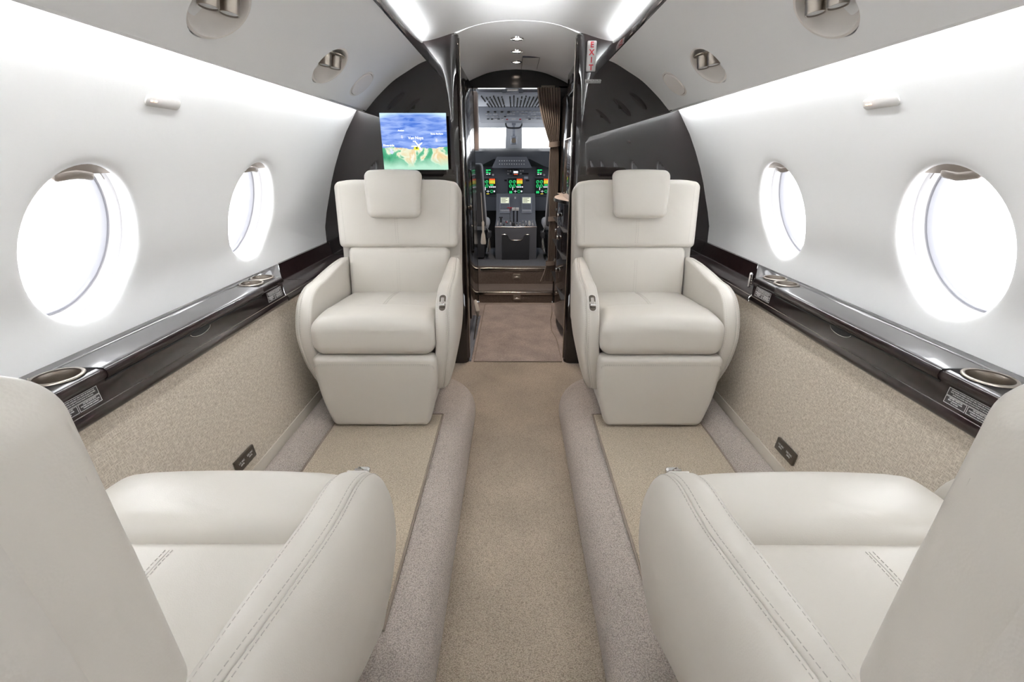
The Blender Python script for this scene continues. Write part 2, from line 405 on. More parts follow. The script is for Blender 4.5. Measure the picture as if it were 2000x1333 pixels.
nW = wn(WZ)
def window(sx, yc, idx):
    """reveal behind the wall opening, pane and blind housing"""
    e = empty('window_%d' % idx, (sx*wx(WZ), yc, WZ)); struct(e)
    # local frame: x outward normal-ish, plane tilted like the wall
    tv = Vector((-nW.z, 0, nW.x))
    def P(k, d, th, extra=0):
        a = WA*k*math.cos(th); b = WB*k*math.sin(th)
        p = tv*(b/abs(tv.z)*1.0)+nW*d
        return (sx*p.x, a, p.z)
    T = [2*PI*k/64 for k in range(64)]
    g = G(); g.grid([[P(k, d, t) for t in T] for k, d in ((1.17, .024), (1.165, .045), (1.13, .064), (1.14, .067), (1.115, .072), (1.095, .090), (1.08, .100))], True)
    g.build('reveal', M['reveal'], e)
    g = G(); g.grid([[P(k, d, t) for t in T] for k, d in ((1.085, .098), (1.075, .096), (1.068, .101), (1.062, .098), (1.052, .100), (1.047, .107), (1.040, .109), (1.036, .118))], True)
    g.build('gasket', M['gasket'], e)
    g = G(); g.grid([[P(k, .116, t) for t in T] for k in (1.045, .5, .01)], True)
    g.build('pane', M['glass'], e)
    # blind stack and its handle at the top of the opening
    g = G(); rows = []
    for d in (.060, .066, .100, .106):
        row = []
        for j in range(25):
            t = PI*(.28+.44*j/24)
            row.append(P(1.10, d, t))
        rows.append(row)
    zc = .86 
    low = []
    g2 = []
    for d in (.025, .075):
        top = [P(1.10, d, PI*(.22+.56*j/24)) for j in range(25)]
        zb = P(1, 0, PI/2)[2]*.87
        def L(th, d):
            p = P(1.10, d, th); b = zb; q = tv*(b/abs(tv.z))+nW*d
            return (sx*q.x, p[1]*1.0, q.z)
        bot = [L(PI*(.22+.56*j/24), d) for j in range(25)]
        g2.append((top, bot))
    g.grid([g2[0][0], g2[0][1], g2[1][1], g2[1][0]])
    g.build('blind_housing', M['shade_h'], e)
    g = G(); g.rbox((.055, .020, .011), .009, (4, 2, 1), 3, lambda x, y, z: (x, y*(1-.35*abs(x)/.055), z+.003*math.cos(x*60)))
    o = g.build('blind_handle', M['shade_h'], e)
    q = tv*(zb/abs(tv.z))+nW*.038
    frame(o, (0, 1, 0), (sx*nW.x, 0, nW.z), (sx*q.x, 0, q.z-.004))
    return e
wi = 1
for sx in (-1, 1):
    for yc in [c+sx*WOFF for c in WINC[::-1]]:
        window(sx, yc, wi); wi += 1
        ld = bpy.data.lights.new('window portal', 'AREA'); ld.shape = 'RECTANGLE'; ld.size = .42; ld.size_y = .44; ld.cycles.is_portal = True
        lo = bpy.data.objects.new('window_portal', ld); C.objects.link(lo); lo['kind'] = 'structure'
        p = Vector((sx*(wx(WZ)+nW.x*.16), yc, WZ+nW.z*.16)); lo.location = p
        lo.rotation_euler = Vector((-sx*nW.x, 0, -nW.z)).to_track_quat('-Z', 'Y').to_euler()

# ceiling: arc, tight curl behind the rail, then out over the side panels to the wall tops
CEIL = [(0, 1.921), (.12, 1.914), (.22, 1.897), (.322, 1.866), (.40, 1.843), (.46, 1.829), (.51, 1.822), (.55, 1.812), (.578, 1.79), (.585, 1.755), (.58, 1.728)]
cs = spline(CEIL, 5)
full = [(-x, z) for x, z in cs[::-1]][:-1]+cs
g = G(); g.grid([[(x, y, z) for x, z in full] for y in (YR, YB+.01)])
for sx in (-1, 1):
    g.grid([[(sx*x, y, z) for x, z in ((.58, 1.728), (.59, 1.733), (.70, 1.69), (.775, 1.638))] for y in (YR, YB)])
struct(g.build('ceiling', M['ceil'], ang=50))
ves = spline([(0, 1.919), (.12, 1.912), (.22, 1.895), (.30, 1.868), (.38, 1.835), (.44, 1.80), (.52, 1.72)], 5)
full = [(-x, z) for x, z in ves[::-1]][:-1]+ves
g = G(); g.grid([[(x, y, z) for x, z in full] for y in (YB+.004, 4.27)])
struct(g.build('ceiling_entry', M['ceil'], ang=50))
# thin bright joint where the two headliners meet
g = G(); g.tube([(x, YB+.008, z+.0006) for x, z in full if abs(x) < .33], .0010, 6)
struct(g.build('trim_3', M['ceil']))

# overhead side panels, rails
PSU = [(.478, 1.738), (.52, 1.722), (.58, 1.690), (.667, 1.640), (.756, 1.567), (.80, 1.524), (.830, 1.494), (.838, 1.492), (.842, 1.498)]
pp = spline(PSU, 4)
def psu_at(x):
    for (x0, z0), (x1, z1) in zip(pp, pp[1:]):
        if x0 <= x <= x1: return z0+(z1-z0)*(x-x0)/(x1-x0)
    return pp[-1][1]
PUC = [(1.335, 1), (2.065, 1)]; PX = .728; PRX, PRY = .0655, .084
def psu_mesh(sx):
    g = G(); x0, x1 = pp[0][0], .828
    ed = [.85, 1.75, 2.30]
    for (yc, _), ya, yb in zip(PUC, ed, ed[1:]):
        ths = [2*PI*k/64 for k in range(64)]+[math.atan2(b-PX, a-yc) % (2*PI) for a in (ya, yb) for b in (x0, x1)]
        rows = []
        for th in sorted(ths):
            c, s_ = math.cos(th), math.sin(th)
            ty = ((yb-yc)/c if c > 0 else (ya-yc)/c) if abs(c) > 1e-9 else 1e9
            tx = ((x1-PX)/s_ if s_ > 0 else (x0-PX)/s_) if abs(s_) > 1e-9 else 1e9
            t = min(ty, tx); ry, rx = yc+t*c, PX+t*s_; row = []
            for f in (1, .8, .6, .45, .3, .18, .08, 0):
                ey, ex = yc+PRY*c, PX+PRX*s_; y, x = ey+(ry-ey)*f, ex+(rx-ex)*f
                row.append((sx*x, y, psu_at(x)))
            ey, ex = yc+PRY*c, PX+PRX*s_; row.append((sx*(ex+.008), ey, psu_at(ex)+.010))
            rows.append(row)
        g.grid(rows, False, True)
    for ya, yb in ((YR+.01, .85), (2.30, YB+.002)): g.grid([[(sx*x, y, psu_at(x)) for x, z in pp if x <= .8281] for y in (ya, yb)])
    g.grid([[(sx*x, y, z) for x, z in ((.828, psu_at(.828)), (.834, .4925+1), (.838, 1.492), (.842, 1.498), (.835, 1.51), (.80, 1.56), (.76, 1.62), (.70, 1.68), (.62, 1.725), (.50, 1.745))] for y in (YR+.01, YB+.002)])
    return g
for sx, nm in ((-1, 'left'), (1, 'right')):
    g = psu_mesh(sx)
    struct(g.build('ceiling_%s' % nm, M['psu'], ang=40))
    g = G(); rp = [(.470, 1.736), (.466, 1.750), (.467, 1.775), (.474, 1.800), (.481, 1.806), (.487, 1.800), (.482, 1.775), (.484, 1.738)]
    g.prism([(sx*a, b) for a, b in rp], YR+.01, YB-.003)
    struct(g.build('trim_%d' % (1 if sx < 0 else 2), M['lacquer'], ang=50))
    # hidden light strips of the cabin: behind the rail (up) and behind the panel lip (down the wall)
    g = G(); g.prism([(sx*.552, 1.788), (sx*.556, 1.788), (sx*.560, 1.801), (sx*.556, 1.803)], YR+.05, YB-.15)
    o = g.build('cove_light', M['led_ceil'], smooth=False); tag(o, 'cove light strip tucked behind the dark %s ceiling rail' % nm, 'light strip', 'cove light strips')
    g = G(); g.box(sx*.836, sx*.846, YR+.05, YB-.04, 1.522, 1.526)
    o = g.build('wash_light', M['led_wall'], smooth=False); tag(o, 'wall washing light strip tucked behind the %s overhead panel lip' % nm, 'light strip', 'wall wash light strips')

# rear wall
g = G(); pr = [(-x, z) for x, z in WALL[:-1]]+[(-.6, 1.8), (-.3, 1.9), (0, 1.93), (.3, 1.9), (.6, 1.8)]+[(x, z) for x, z in WALL[:-1]][::-1]+[(1.0, .68), (.935, .0), (-.935, 0), (-1.0, .68)]
g.prism(pr, YR-.03, YR)
struct(g.build('wall_rear', M['psu'], smooth=False))

# forward bulkhead, two lacquered halves with rounded edges at the aisle opening
def env(x):
    x = abs(x)
    top = [(0, 1.93), (.322, 1.868), (.46, 1.832), (.51, 1.825), (.55, 1.815), (.578, 1.793), (.60, 1.735), (.70, 1.69), (.775, 1.638)]
    top += [(a+.003, b) for a, b in [(.80, 1.60), (.874, 1.503), (.963, 1.362), (1.047, 1.175), (1.10, 1.007), (1.132, .9), (1.139, .78)]]
    for (x0, z0), (x1, z1) in zip(top, top[1:]):
        if x0 <= x <= x1: return z0+(z1-z0)*(x-x0)/(x1-x0)
    return .78
def envlow(x):
    x = abs(x)
    if x < .94: return 0.0
    return min(.70, (x-.94)/.06*.5+.15)
OPEN = .312
for sx, nm in ((-1, 'left'), (1, 'right')):
    g = G(); plan = []
    for k in range(9):                         # rounded nosing into the opening
        a = PI/2*k/8; plan.append((OPEN+.045-.045*math.cos(a), YB+.050-.050*math.sin(a)))
    plan = [(OPEN, YB+.11)]+plan
    xs = [.40, .46, .50, .53, .56, .60, .65, .70, .75, .775, .79, .80, .83, .874, .92, .963, 1.0, 1.047, 1.075, 1.10, 1.12, 1.132, 1.1385]
    plan += [(x, YB) for x in xs]
    rows = []
    for x, y in plan:
        zt, zb = env(x), envlow(x)
        rows.append([(sx*x, y, zb+(zt-zb)*k/6) for k in range(7)])
    g.grid(rows)
    back = [(sx*OPEN, YB+.11, z) for z in (0, env(OPEN))]
    g.grid([[ (sx*OPEN, YB+.11, 0), (sx*OPEN, YB+.11, env(OPEN))], [(sx*1.0, YB+.11, 0), (sx*1.0, YB+.11, env(1.0))]])
    struct(g.build('wall_front_%s' % nm, M['bulkhead'], ang=40))
    # metal edge strip up the opening
    g = G(); g.box(sx*(OPEN-.006), sx*(OPEN-.001), YB+.045, YB+.062, .02, 1.85)
    struct(g.build('trim_%d' % (4 if sx < 0 else 5), M['steel'], bevel=.0015))

# lower side walls, baseboards, platforms, aisle floor
for sx, nm in ((-1, 'left'), (1, 'right')):
    g = G(); g.grid([[(sx*x, y, z) for x, z in ((1.0, .680), (.992, .60), (.972, .45), (.953, .30), (.943, .225))] for y in (YR, YB-.002)])
    struct(g.build('wall_%s_lower' % nm, M['fabric'], ang=60))
    g = G(); g.prism([(sx*.95, .229), (sx*.940, .226), (sx*.932, .19), (sx*.928, .15), (sx*.96, .15)], YR, YB-.002)
    struct(g.build('trim_%d' % (6 if sx < 0 else 7), M['fabric_trim'], ang=50))
    g = G(); rl = [(.94, .180), (.925, .197), (.903, .204), (.875, .201), (.848, .189), (.828, .170), (.818, .151), (.818, .14), (.94, .14)]
    g.prism([(sx*a, b) for a, b in rl], YR, YB-.002)
    struct(g.build('baseboard_%s' % nm, M['platform'], ang=60))
    # raised seat platform with a soft rolled edge, its forward end turned in a quarter round
    pf = spline([(.222, -.005), (.214, .03), (.214, .07), (.224, .105), (.245, .132), (.275, .146), (.31, .150), (.34, .150)], 4)
    rows = []; ye = 2.33
    stations = [(YR, 0), (ye-.22, 0)]
    for k in range(1, 9): a = PI/2*k/8; stations.append((ye-.22+.22*math.sin(a), .16*(1-math.cos(a))))
    for y, off in stations:
        yy = y
        rows.append([(sx*(x+off), yy, z) for x, z in pf]+[(sx*(.94), yy, .150)])
    # forward slope down to the floor
    last = rows[-1]
    rows.append([(p[0], p[1]+.03*(1-0), max(-.005, p[2]*.55)) for p in last]); rows.append([(p[0], p[1]+.035, -.005) for p in last])
    g = G(); g.grid(rows)
    struct(g.build('floor_platform_%s' % nm, M['platform'], ang=80))
g = G(); g.box(-.95, .95, YR, YB+.02, -.03, 0)
struct(g.build('floor', M['aisle'], smooth=False))
g = G(); g.box(-.95, .95, YB+.02, 4.27, -.03, -.001)
struct(g.build('floor_entry', M['vmat'], smooth=False))

# mats on the platforms
for sx, nm in ((-1, 'left'), (1, 'right')):
    e = empty('carpet_mat', (sx*.58, 1.37, .15))
    tag(e, 'beige loop carpet mat with bound edge lying on the %s platform between facing seats' % nm, 'mat', 'platform mats')
    g = G(); g.rbox((.232, .53, .004), .0035, (2, 2, 1), 2)
    g.build('pile', M['rug'], e, loc=(0, 0, .0042))
    g = G(); a, b = .236, .534
    g.tube([(-a, -b, .004), (a, -b, .004), (a, b, .004), (-a, b, .004)], .0048, 8, closed=True); 
    g.build('bound_edge', M['binding'], e)
e = empty('entry_mat', (.015, 3.52, 0))
tag(e, 'taupe entry mat with bound edges lying between the bulkhead and the cockpit steps', 'mat')
out = [(-.295, -.66), (.285, -.66), (.285, -.25), (.262, -.05), (.272, .2), (.30, .40), (.315, .66), (-.295, .66)]
g = G(); g.prism(out, 0.0, .006, 'z'); g.build('pile', M['vmat'], e, smooth=False)
g = G(); g.tube([(x, y, .004) for x, y in out], .0045, 6, closed=True); g.build('bound_edge', M['binding'], e)

# ------------------------------------------------------------------ side ledges
CUPS = [(.968, 1.058, .044), (1.835, 1.066, .0395), (1.935, 1.072, .0395)]
LOWER = [(1.000, .714), (.996, .708), (.988, .702), (.986, .694), (.991, .682), (.999, .675), (1.160, .675)]
LED = [(1.150, .790), (1.010, .787), (1.000, .785), (.994, .779), (.993, .770), (.997, .763), (1.003, .758), (1.004, .750)]+LOWER
FA, FB = Vector((1.004, 0, .756)), Vector((1.000, 0, .714))   # the sloping face
def face_frame(o, sx, y, d, off=.0012):
    """decal on the sloping face: y along cabin, d metres below the face's upper edge"""
    dirv = (FB-FA).normalized(); p = FA+dirv*d; n = Vector((-abs(dirv.z), 0, -dirv.x)) 
    up = -dirv
    n = Vector((-.83, 0, -.55)); n = Vector((dirv.z, 0, -dirv.x)); n.normalize()
    q = p+n*off
    frame(o, (0, -sx, 0), (sx*up.x, 0, up.z), (sx*q.x, y, q.z))
def placard(sx, y, e, full):
    W, Hh = .118, .038
    g = G(); g.box(-W/2, W/2, -Hh/2, Hh/2, -.0004, 0)
    pl = g.build('placard', M['placard'], e, smooth=False)
    g = G(); t = .0009
    def rec(x0, x1, y0, y1):
        for a in ((x0, x1, y0, y0+t), (x0, x1, y1-t, y1), (x0, x0+t, y0, y1), (x1-t, x1, y0, y1)): g.box(*a, 0, .0003)
    rec(-W/2, W/2, 0.000, Hh/2); rec(-W/2, -.004, -Hh/2, -.001); rec(-.001, W/2, -Hh/2, -.001)
    g.build('border', M['white_print'], pl, smooth=False)
    for s_, x, yy, sz in (('SHOULDER HARNESS AND SEAT BELT MUST BE WORN FOR\nTAXI, TAKEOFF AND LANDING. PLACE SHOULDER HARNESS\nOVER SHOULDER AND ATTACH STRAP AT BUCKLE.', 0, .0133, .0049),
                      ('LIFE VEST INSIDE LEG\nREST. REMOVE COVER\nTO ACCESS', -.032, -.0055, .0046),
                      ('LEG REST MUST BE IN\nSTOWED POSITION FOR TAXI,\nTAKEOFF AND LANDING', .0295, -.0055, .0046)):
        o = text(s_, sz*.78 if x == 0 else sz*.80, M['white_print'], pl, align='CENTER', line=1.25, bold=.00005)
        o.location = (x, yy, .0001)
    face_frame(pl, sx, y, .0215)
    return pl
REC = 2.19
for sx, nm in ((-1, 'left'), (1, 'right')):
    e = empty('side_ledge', (0, 0, 0))
    tag(e, 'glossy dark lacquered side ledge with cup holders along the %s cabin wall' % nm, 'ledge', 'side ledges')
    g = G(); ye = lambda a: 1.95+max(0, a-1.0)*1.9          # forward end of the box is cut on the slant
    n = len(LED); vs = [(sx*a, YR+.01, b) for a, b in LED]+[(sx*a, ye(a), b) for a, b in LED]
    g.add(vs, [(i, (i+1) % n, n+(i+1) % n, n+i) for i in range(n)]+[tuple(range(n))[::-1], tuple(range(n, 2*n))])
    me = g.build('body', [M['lacquer'], M['ledge_top']], e, ang=45)
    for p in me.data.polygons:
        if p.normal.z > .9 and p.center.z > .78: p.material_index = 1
    # recessed pocket from the air vent forward to the bulkhead
    pk = [(1.150, .793), (1.126, .792), (1.122, .787), (1.112, .722), (1.106, .716), (1.003, .7155)]+LOWER
    g = G(); n = len(pk); ys = lambda a: 1.955+max(0, a-1.0)*1.9
    vs = [(sx*a, ys(a), b) for a, b in pk]+[(sx*a, YB-.003, b) for a, b in pk]
    g.add(vs, [(i, (i+1) % n, n+(i+1) % n, n+i) for i in range(n)]+[tuple(range(n))[::-1], tuple(range(n, 2*n))])
    g.build('pocket_tray', M['lacquer'], e, ang=45)
    g = G(); g.box(sx*1.0, sx*1.11, 2.20, 2.203, .7156, .7166); g.build('pocket_divider', M['steel'], e, smooth=False)
    # long hinged lid over the folding table
    g = G(); y0, y1 = 1.022, 1.775
    lid = [(1.098, .789), (1.010, .789), (.999, .7875), (.9915, .780), (.9905, .770), (.995, .761), (1.003, .7565), (1.02, .76), (1.098, .76)]
    g.prism([(sx*a, b) for a, b in lid], y0, y1)
    o = g.build('folding_lid', [M['lacquer'], M['ledge_top']], e, ang=45)
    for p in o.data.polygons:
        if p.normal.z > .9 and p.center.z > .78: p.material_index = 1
    g = G(); z = .7898
    for a in ((.994, 1.1005, y0-.0035, y0), (.994, 1.1005, y1, y1+.0035), (1.0985, 1.1015, y0, y1)):
        g.box(sx*a[0], sx*a[1], a[2], a[3], .787, z-.001)
    g.box(sx*1.0005, sx*1.0045, y0, y1, .7530, .7570)
    g.build('lid_gap', M['blackm'], e, smooth=False)
    # finger notch
    g = G(); n = 16
    for r0, mm in ((1, M['blackm']),):
        pts = [(.050*math.cos(PI+PI*k/n), .017*math.sin(PI+PI*k/n), 0) for k in range(n+1)]
        g.add(pts, [tuple(range(n+1))])
        o = g.build('finger_notch', mm, e, smooth=False); face_frame(o, sx, 1.39, .002, .0008)
    g = G(); g.tube([(.050*math.cos(PI+PI*k/n), .017*math.sin(PI+PI*k/n), 0) for k in range(n+1)], .001, 6)
    o = g.build('notch_rim', M['chrome'], e); face_frame(o, sx, 1.39, .002, .0012)
    # steel line along the bottom rail
    g = G(); g.tube([(sx*.9965, YR+.02, .7065), (sx*.9965, YB-.01, .7065)], .0022, 6); g.build('bottom_bead', M['steel'], e)
    # cup holders: rim and hollow
    def cup(y, x, r):
        g = G(); g.lathe([(r-.0005, .0005), (r-.003, -.010), (r-.004, -.080), (0.0005, -.081)], 40, caps=False)
        g.lathe([(r-.001, .0), (r-.001, .003), (r+.003, .0038), (r+.006, .003), (r+.007, .0)], 40, caps=False)
        g.build('cup_holder', M['nickel'], e, loc=(sx*x, y, .7886), ang=60)
    for y, x, r in CUPS: cup(y, x, r)
    bodyo = [c for c in e.children if c.name.startswith('body')][0]
    cg = G()
    for y, x, r in CUPS:
        n0 = len(cg.v); cg.lathe([(r, -.085), (r, .02)], 40); cg.xf(Matrix.Translation((sx*x, y, .787)), n0)
    cut = cg.build('cutter', M['blackm'])
    md = bodyo.modifiers.new('b', 'BOOLEAN'); md.object = cut; md.operation = 'DIFFERENCE'; md.solver = 'EXACT'
    bpy.context.view_layer.update()
    nm_ = bpy.data.meshes.new_from_object(bodyo.evaluated_get(bpy.context.evaluated_depsgraph_get()))
    bodyo.modifiers.clear(); bodyo.data = nm_; bpy.data.objects.remove(cut)
    for y in (.935, 1.872): placard(sx, y, e, True)
    # chrome air vent closing the pocket
    g = G(); 
    for k in range(5): g.tube([(.0, 0, -.022+.011*k), (.032, 0, -.022+.011*k)], .0028, 6)
    g.rbox((.018, .006, .032), .005, (1, 1, 1), 2, lambda x, y, z: (x+.016, y+.006, z))
    o = g.build('air_vent', M['chrome'], e); o.location = (1.030, 2.04, .752) if sx > 0 else (-1.062, 2.04, .752); o.rotation_euler = (0, 0, sx*1.08)
    g = G(); g.lathe([(.004, 0), (.004, .004), (.002, .006)], 12); o = g.build('stud', M['chrome'], e, loc=(sx*1.126, 2.42, .793)); 
    # power socket in the fabric below

# ------------------------------------------------------------------ overhead fixtures
def panel_frame(o, sx, x, y, off=0):
    d = (psu_at(x+.03)-psu_at(x-.03))/.06; n = Vector((d, 0, -1)).normalized()     # out of the panel, into the cabin
    p = Vector((x, 0, psu_at(x)))+n*off
    frame(o, (0, 1, 0), Vector((0, 1, 0)).cross(Vector((sx*n.x, 0, n.z)))*-1, (sx*p.x, y, p.z))
first = None
for sx, nm in ((-1, 'left'), (1, 'right')):
    for yc, _ in PUC:
        e = empty('reading_light'); panel_frame(e, sx, PX, yc, .004); e.matrix_basis = e.matrix_basis @ Matrix.Rotation(math.radians(-10), 4, 'Y')
        where = {1.335: 'nearer', 2.065: 'farther'}[yc]
        tag(e, ('%s round recessed reading light and air nozzle unit in the %s overhead panel' % (where, nm)), 'reading light', 'reading lights in the overhead panels')
        g = G(); g.lathe([(.086, -.022), (.086, -.001), (.0855, .0015), (.083, .003), (.078, .003), (.0755, .000), (.074, -.006), (.069, -.020), (.058, -.032), (.038, -.041), (.0005, -.044)], 48, caps=False)
        g.build('bowl', M['psu_disc'], e)
        zl = -1
        # two nozzles hang almost straight down from the upper side of the bowl
        Rm = e.matrix_basis.to_3x3().inverted()
        down = (Rm @ Vector((sx*.10, -.12, -1))).normalized()
        up_in = (Rm @ Vector((-sx, 0, 0)))
        for k, (dy, dd) in enumerate(((-.032, .022), (.026, .034))):
            bpos = Vector((dy, 0, -.028))+Vector((up_in.x, up_in.y, 0)).normalized()*dd
            g = G(); g.lathe([(.036, -.003), (.036, .0), (.034, .0015), (.022, .002), (.0245, .004), (.0245, .016), (.0235, .018), (.0235, .040), (.0225, .044), (.0200, .044), (.0200, .041)], 32, caps=False)
            o = g.build('nozzle', M['nickel'], e, ang=40)
            q = down.to_track_quat('Z', 'Y'); o.matrix_basis = Matrix.Translation(bpos) @ q.to_matrix().to_4x4()
            g = G(); g.lathe([(.0202, .0405), (.012, .0425), (.0005, .043)], 24, caps=False); g.build('lens', M['lens'], o)
    for yc in (2.49,):
        e = empty('speaker_cover'); panel_frame(e, sx, .735, yc, .003); e.matrix_basis = e.matrix_basis @ Matrix.Rotation(math.radians(-6), 4, 'Y')
        tag(e, 'plain round ivory speaker cover set in the %s overhead panel close to the dark bulkhead' % nm, 'speaker cover', 'speaker covers')
        g = G(); g.lathe([(.0005, .0085), (.050, .0082), (.0595, .0074), (.0610, .0055), (.0615, .0), (.064, -.0005), (.0645, .004), (.068, .0042), (.072, .003), (.074, -.012)], 48, caps=False)
        g.build('cover', M['psu_disc'], e)
        g = G(); g.tube([(.0630*math.cos(2*PI*k/40), .0630*math.sin(2*PI*k/40), .0016) for k in range(40)], .0016, 6, closed=True); g.build('shadow_gap', M['binding'], e)
# call light strips on the side walls
for sx, nm in ((-1, 'left'), (1, 'right')):
    e = empty('call_light'); z = 1.392; n = wn(z)
    up = Vector((-n.z, 0, n.x))
    frame(e, (0, -sx, 0), (sx*up.x, 0, up.z), (sx*(wx(z)+.0015), 1.385, z))
    tag(e, 'small pill shaped indicator plate with two amber lamps on the upper %s wall' % nm, 'indicator light', 'indicator plates on the walls')
    g = G(); pts = []
    for k in range(13): a = -PI/2+PI*k/12; pts.append((.052+.0145*math.cos(a), .0145*math.sin(a)))
    for k in range(13): a = PI/2+PI*k/12; pts.append((-.052+.0145*math.cos(a), .0145*math.sin(a)))
    g.prism(pts, -.002, .005, 'z'); g.build('plate', M['white_plastic'], e, bevel=.002)
    for x in ((-.048, -.034) if sx > 0 else (-.046, -.032)):
        g = G(); g.rbox((.0045, .0022, .0008), .0007, (1, 1, 1), 2); g.build('amber_lamp', M['amber'], e, loc=(x, .001, .0056))
# power sockets
for sx, nm, yc in ((-1, 'left', 1.366), (1, 'right', 1.419)):
    e = empty('power_socket'); up = Vector((.019, 0, .15)).normalized()
    frame(e, (0, -sx, 0), (sx*up.x, 0, up.z), (sx*.9485, yc, .287))
    tag(e, 'dark bronze power socket cover low on the %s woven fabric wall' % nm, 'power socket', 'power sockets')
    g = G(); g.box(-.057, .057, -.0225, .0225, 0, .009); g.build('cover', M['dark_metal'], e, bevel=.0015)
    for x in (-.026, .026):
        o = text('115 VAC\n60Hz' if x < 0 else '230 VAC\n50Hz', .0095, M['white_print'], e, align='CENTER', line=.95); o.location = (x, .002, .0091)
# exit sign and placard on the bulkhead
e = empty('exit_sign', (.385, YB, 1.754), 0); tag(e, 'white vertical EXIT sign with red letters on the dark bulkhead', 'sign')
g = G(); g.rbox((.0245, .009, .071), .007, (2, 1, 3), 3); g.build('sign_body', M['sign'], e, loc=(0, -.0095, 0))
for k, ch in enumerate('EXIT'):
    o = text(ch, .036, M['red_print'], e, name='letter', align='CENTER', bold=.0011); o.matrix_basis = Matrix.Translation((0, -.0188, .040-k*.0345)) @ Matrix.Rotation(PI/2, 4, 'X') @ Matrix.Diagonal((1, 1, 1, 1))
e = empty('warning_placard', (.402, YB, 1.641)); tag(e, 'small white on black warning placard below the EXIT sign', 'placard')
g = G(); g.box(-.041, .041, -.0012, 0, -.0085, .0085); g.build('plate', M['placard'], e, smooth=False)
g = G(); 
for a in ((-.041, .041, .0075, .0085), (-.041, .041, -.0085, -.0075), (-.041, -.040, -.0085, .0085), (.040, .041, -.0085, .0085)): g.box(a[0], a[1], -.0016, -.0012, a[2], a[3])
g.build('border', M['white_print'], e, smooth=False)
o = text('THIS DOOR MUST BE LATCHED OPEN\nFOR TAXI, TAKEOFF AND LANDING', .0052, M['white_print'], e, align='CENTER', line=1.15, bold=.0001)
o.matrix_basis = Matrix.Translation((0, -.0014, .0022)) @ Matrix.Rotation(PI/2, 4, 'X')

# moving map monitor in front of the left bulkhead
e = empty('monitor', (-.552, 2.75, 1.340)); tag(e, 'flat cabin monitor showing a blue and green moving map above the left forward seat', 'monitor')
g = G(); g.rbox((.1745, .010, .1395), .004, (2, 1, 2), 2); g.build('case', M['blackm'], e, loc=(0, .004, 0))
g = G(); g.add([(-.1755, 0, -.1405), (.1755, 0, -.1405), (.1755, 0, .1405), (-.1755, 0, .1405)], [(0, 1, 2, 3)])
scr = g.build('screen', M['map'], e, smooth=False, loc=(0, -.0078, 0))
M['screen_white'] = mat('screen white', (0, 0, 0), .5, emit=(1, 1, 1), estr=.6)
M['screen_lilac'] = mat('screen lilac', (0, 0, 0), .5, emit=(.55, .58, .95), estr=.5)
M['screen_yellow'] = mat('screen yellow', (0, 0, 0), .5, emit=(.75, .75, .03), estr=.5)
M['screen_dark'] = mat('screen dark', (.01, .02, .02), .5)
RX = Matrix.Rotation(PI/2, 4, 'X')
for s_, x, z, sz in (('Van Nuys', .008, .013, .021), ('Avalon', -.068, .052, .012), ('Santa Barbara', .122, .036, .012), ('Riverside', -.142, -.022, .016)):
    o = text(s_, sz, M['screen_white'], scr, name='map_label', align='CENTER', bold=.0002, depth=.0001); o.matrix_basis = Matrix.Translation((x if s_ != 'Riverside' else -.140, -.0006, z)) @ RX
def arrow(x, z, k):
    g = G(); g.add([(x-.006*k, -.0004, z), (x+.005*k, -.0004, z+.002*k), (x+.006*k, -.0004, z-.010*k), (x+.013*k, -.0004, z-.009*k), (x+.003*k, -.0004, z-.024*k), (x-.011*k, -.0004, z-.012*k), (x-.004*k, -.0004, z-.011*k)], [tuple(range(7))])
    g.build('map_arrow', M['screen_lilac'], scr, smooth=False)
arrow(-.128, -.036, 1.1); arrow(-.066, .032, .7); arrow(.118, .016, .75)
g = G()
for pts in ([(-.0, .004), (.004, .006), (.040, -.038), (.034, -.043), (.027, -.038)], [(-.018, -.020), (.012, -.018), (.010, -.024), (-.018, -.024)], [(.016, -.016), (.040, -.002), (.042, -.006), (.022, -.024)], [(-.008, .006), (.008, .006), (.008, .003), (-.008, .001)]):
    g.add([(a, -.0009, b) for a, b in pts], [tuple(range(len(pts)))])
g.build('map_plane', M['screen_white'], scr, smooth=False)
g = G(); g.add([(.010+.016*math.cos(2*PI*k/24)-.001, -.0008, -.032+.009*math.sin(2*PI*k/24)) for k in range(24)], [tuple(range(24))]); g.build('map_disc', M['screen_yellow'], scr, smooth=False)
g = G(); g.add([(.010+.006*math.cos(2*PI*k/16), -.0010, -.030+.004*math.sin(2*PI*k/16)) for k in range(16)], [tuple(range(16))]); g.build('map_dot', M['screen_dark'], scr, smooth=False)
g = G(); g.rbox((.022, .022, .03), .008, (1, 1, 1), 2); g.build('mount', M['blackm'], e, loc=(.0, .045, -.07))

# ------------------------------------------------------------------ seats (club four), local +y is where the seat faces, cushion front at y = 0
def inset(pts, d):
    n = len(pts); out = []
    P = [Vector(p) for p in pts]
    for i in range(n):
        t = (P[(i+1) % n]-P[i-1]).normalized(); nn = Vector((-t.y, t.x)); out.append(P[i]+nn*d)
    return [tuple(p) for p in out]
ARM = [(-.62, .60), (-.615, .630), (-.59, .642), (-.50, .636), (-.38, .620), (-.27, .604), (-.18, .597), (-.108, .562), (-.060, .495), (-.042, .41), (-.05, .30), (-.075, .215), (-.098, .162), (-.118, .150), (-.145, .165), (-.24, .235), (-.38, .318), (-.52, .39), (-.605, .42), (-.62, .48)]
arm_o = [tuple(p) for p in spline(ARM, 5, True)]
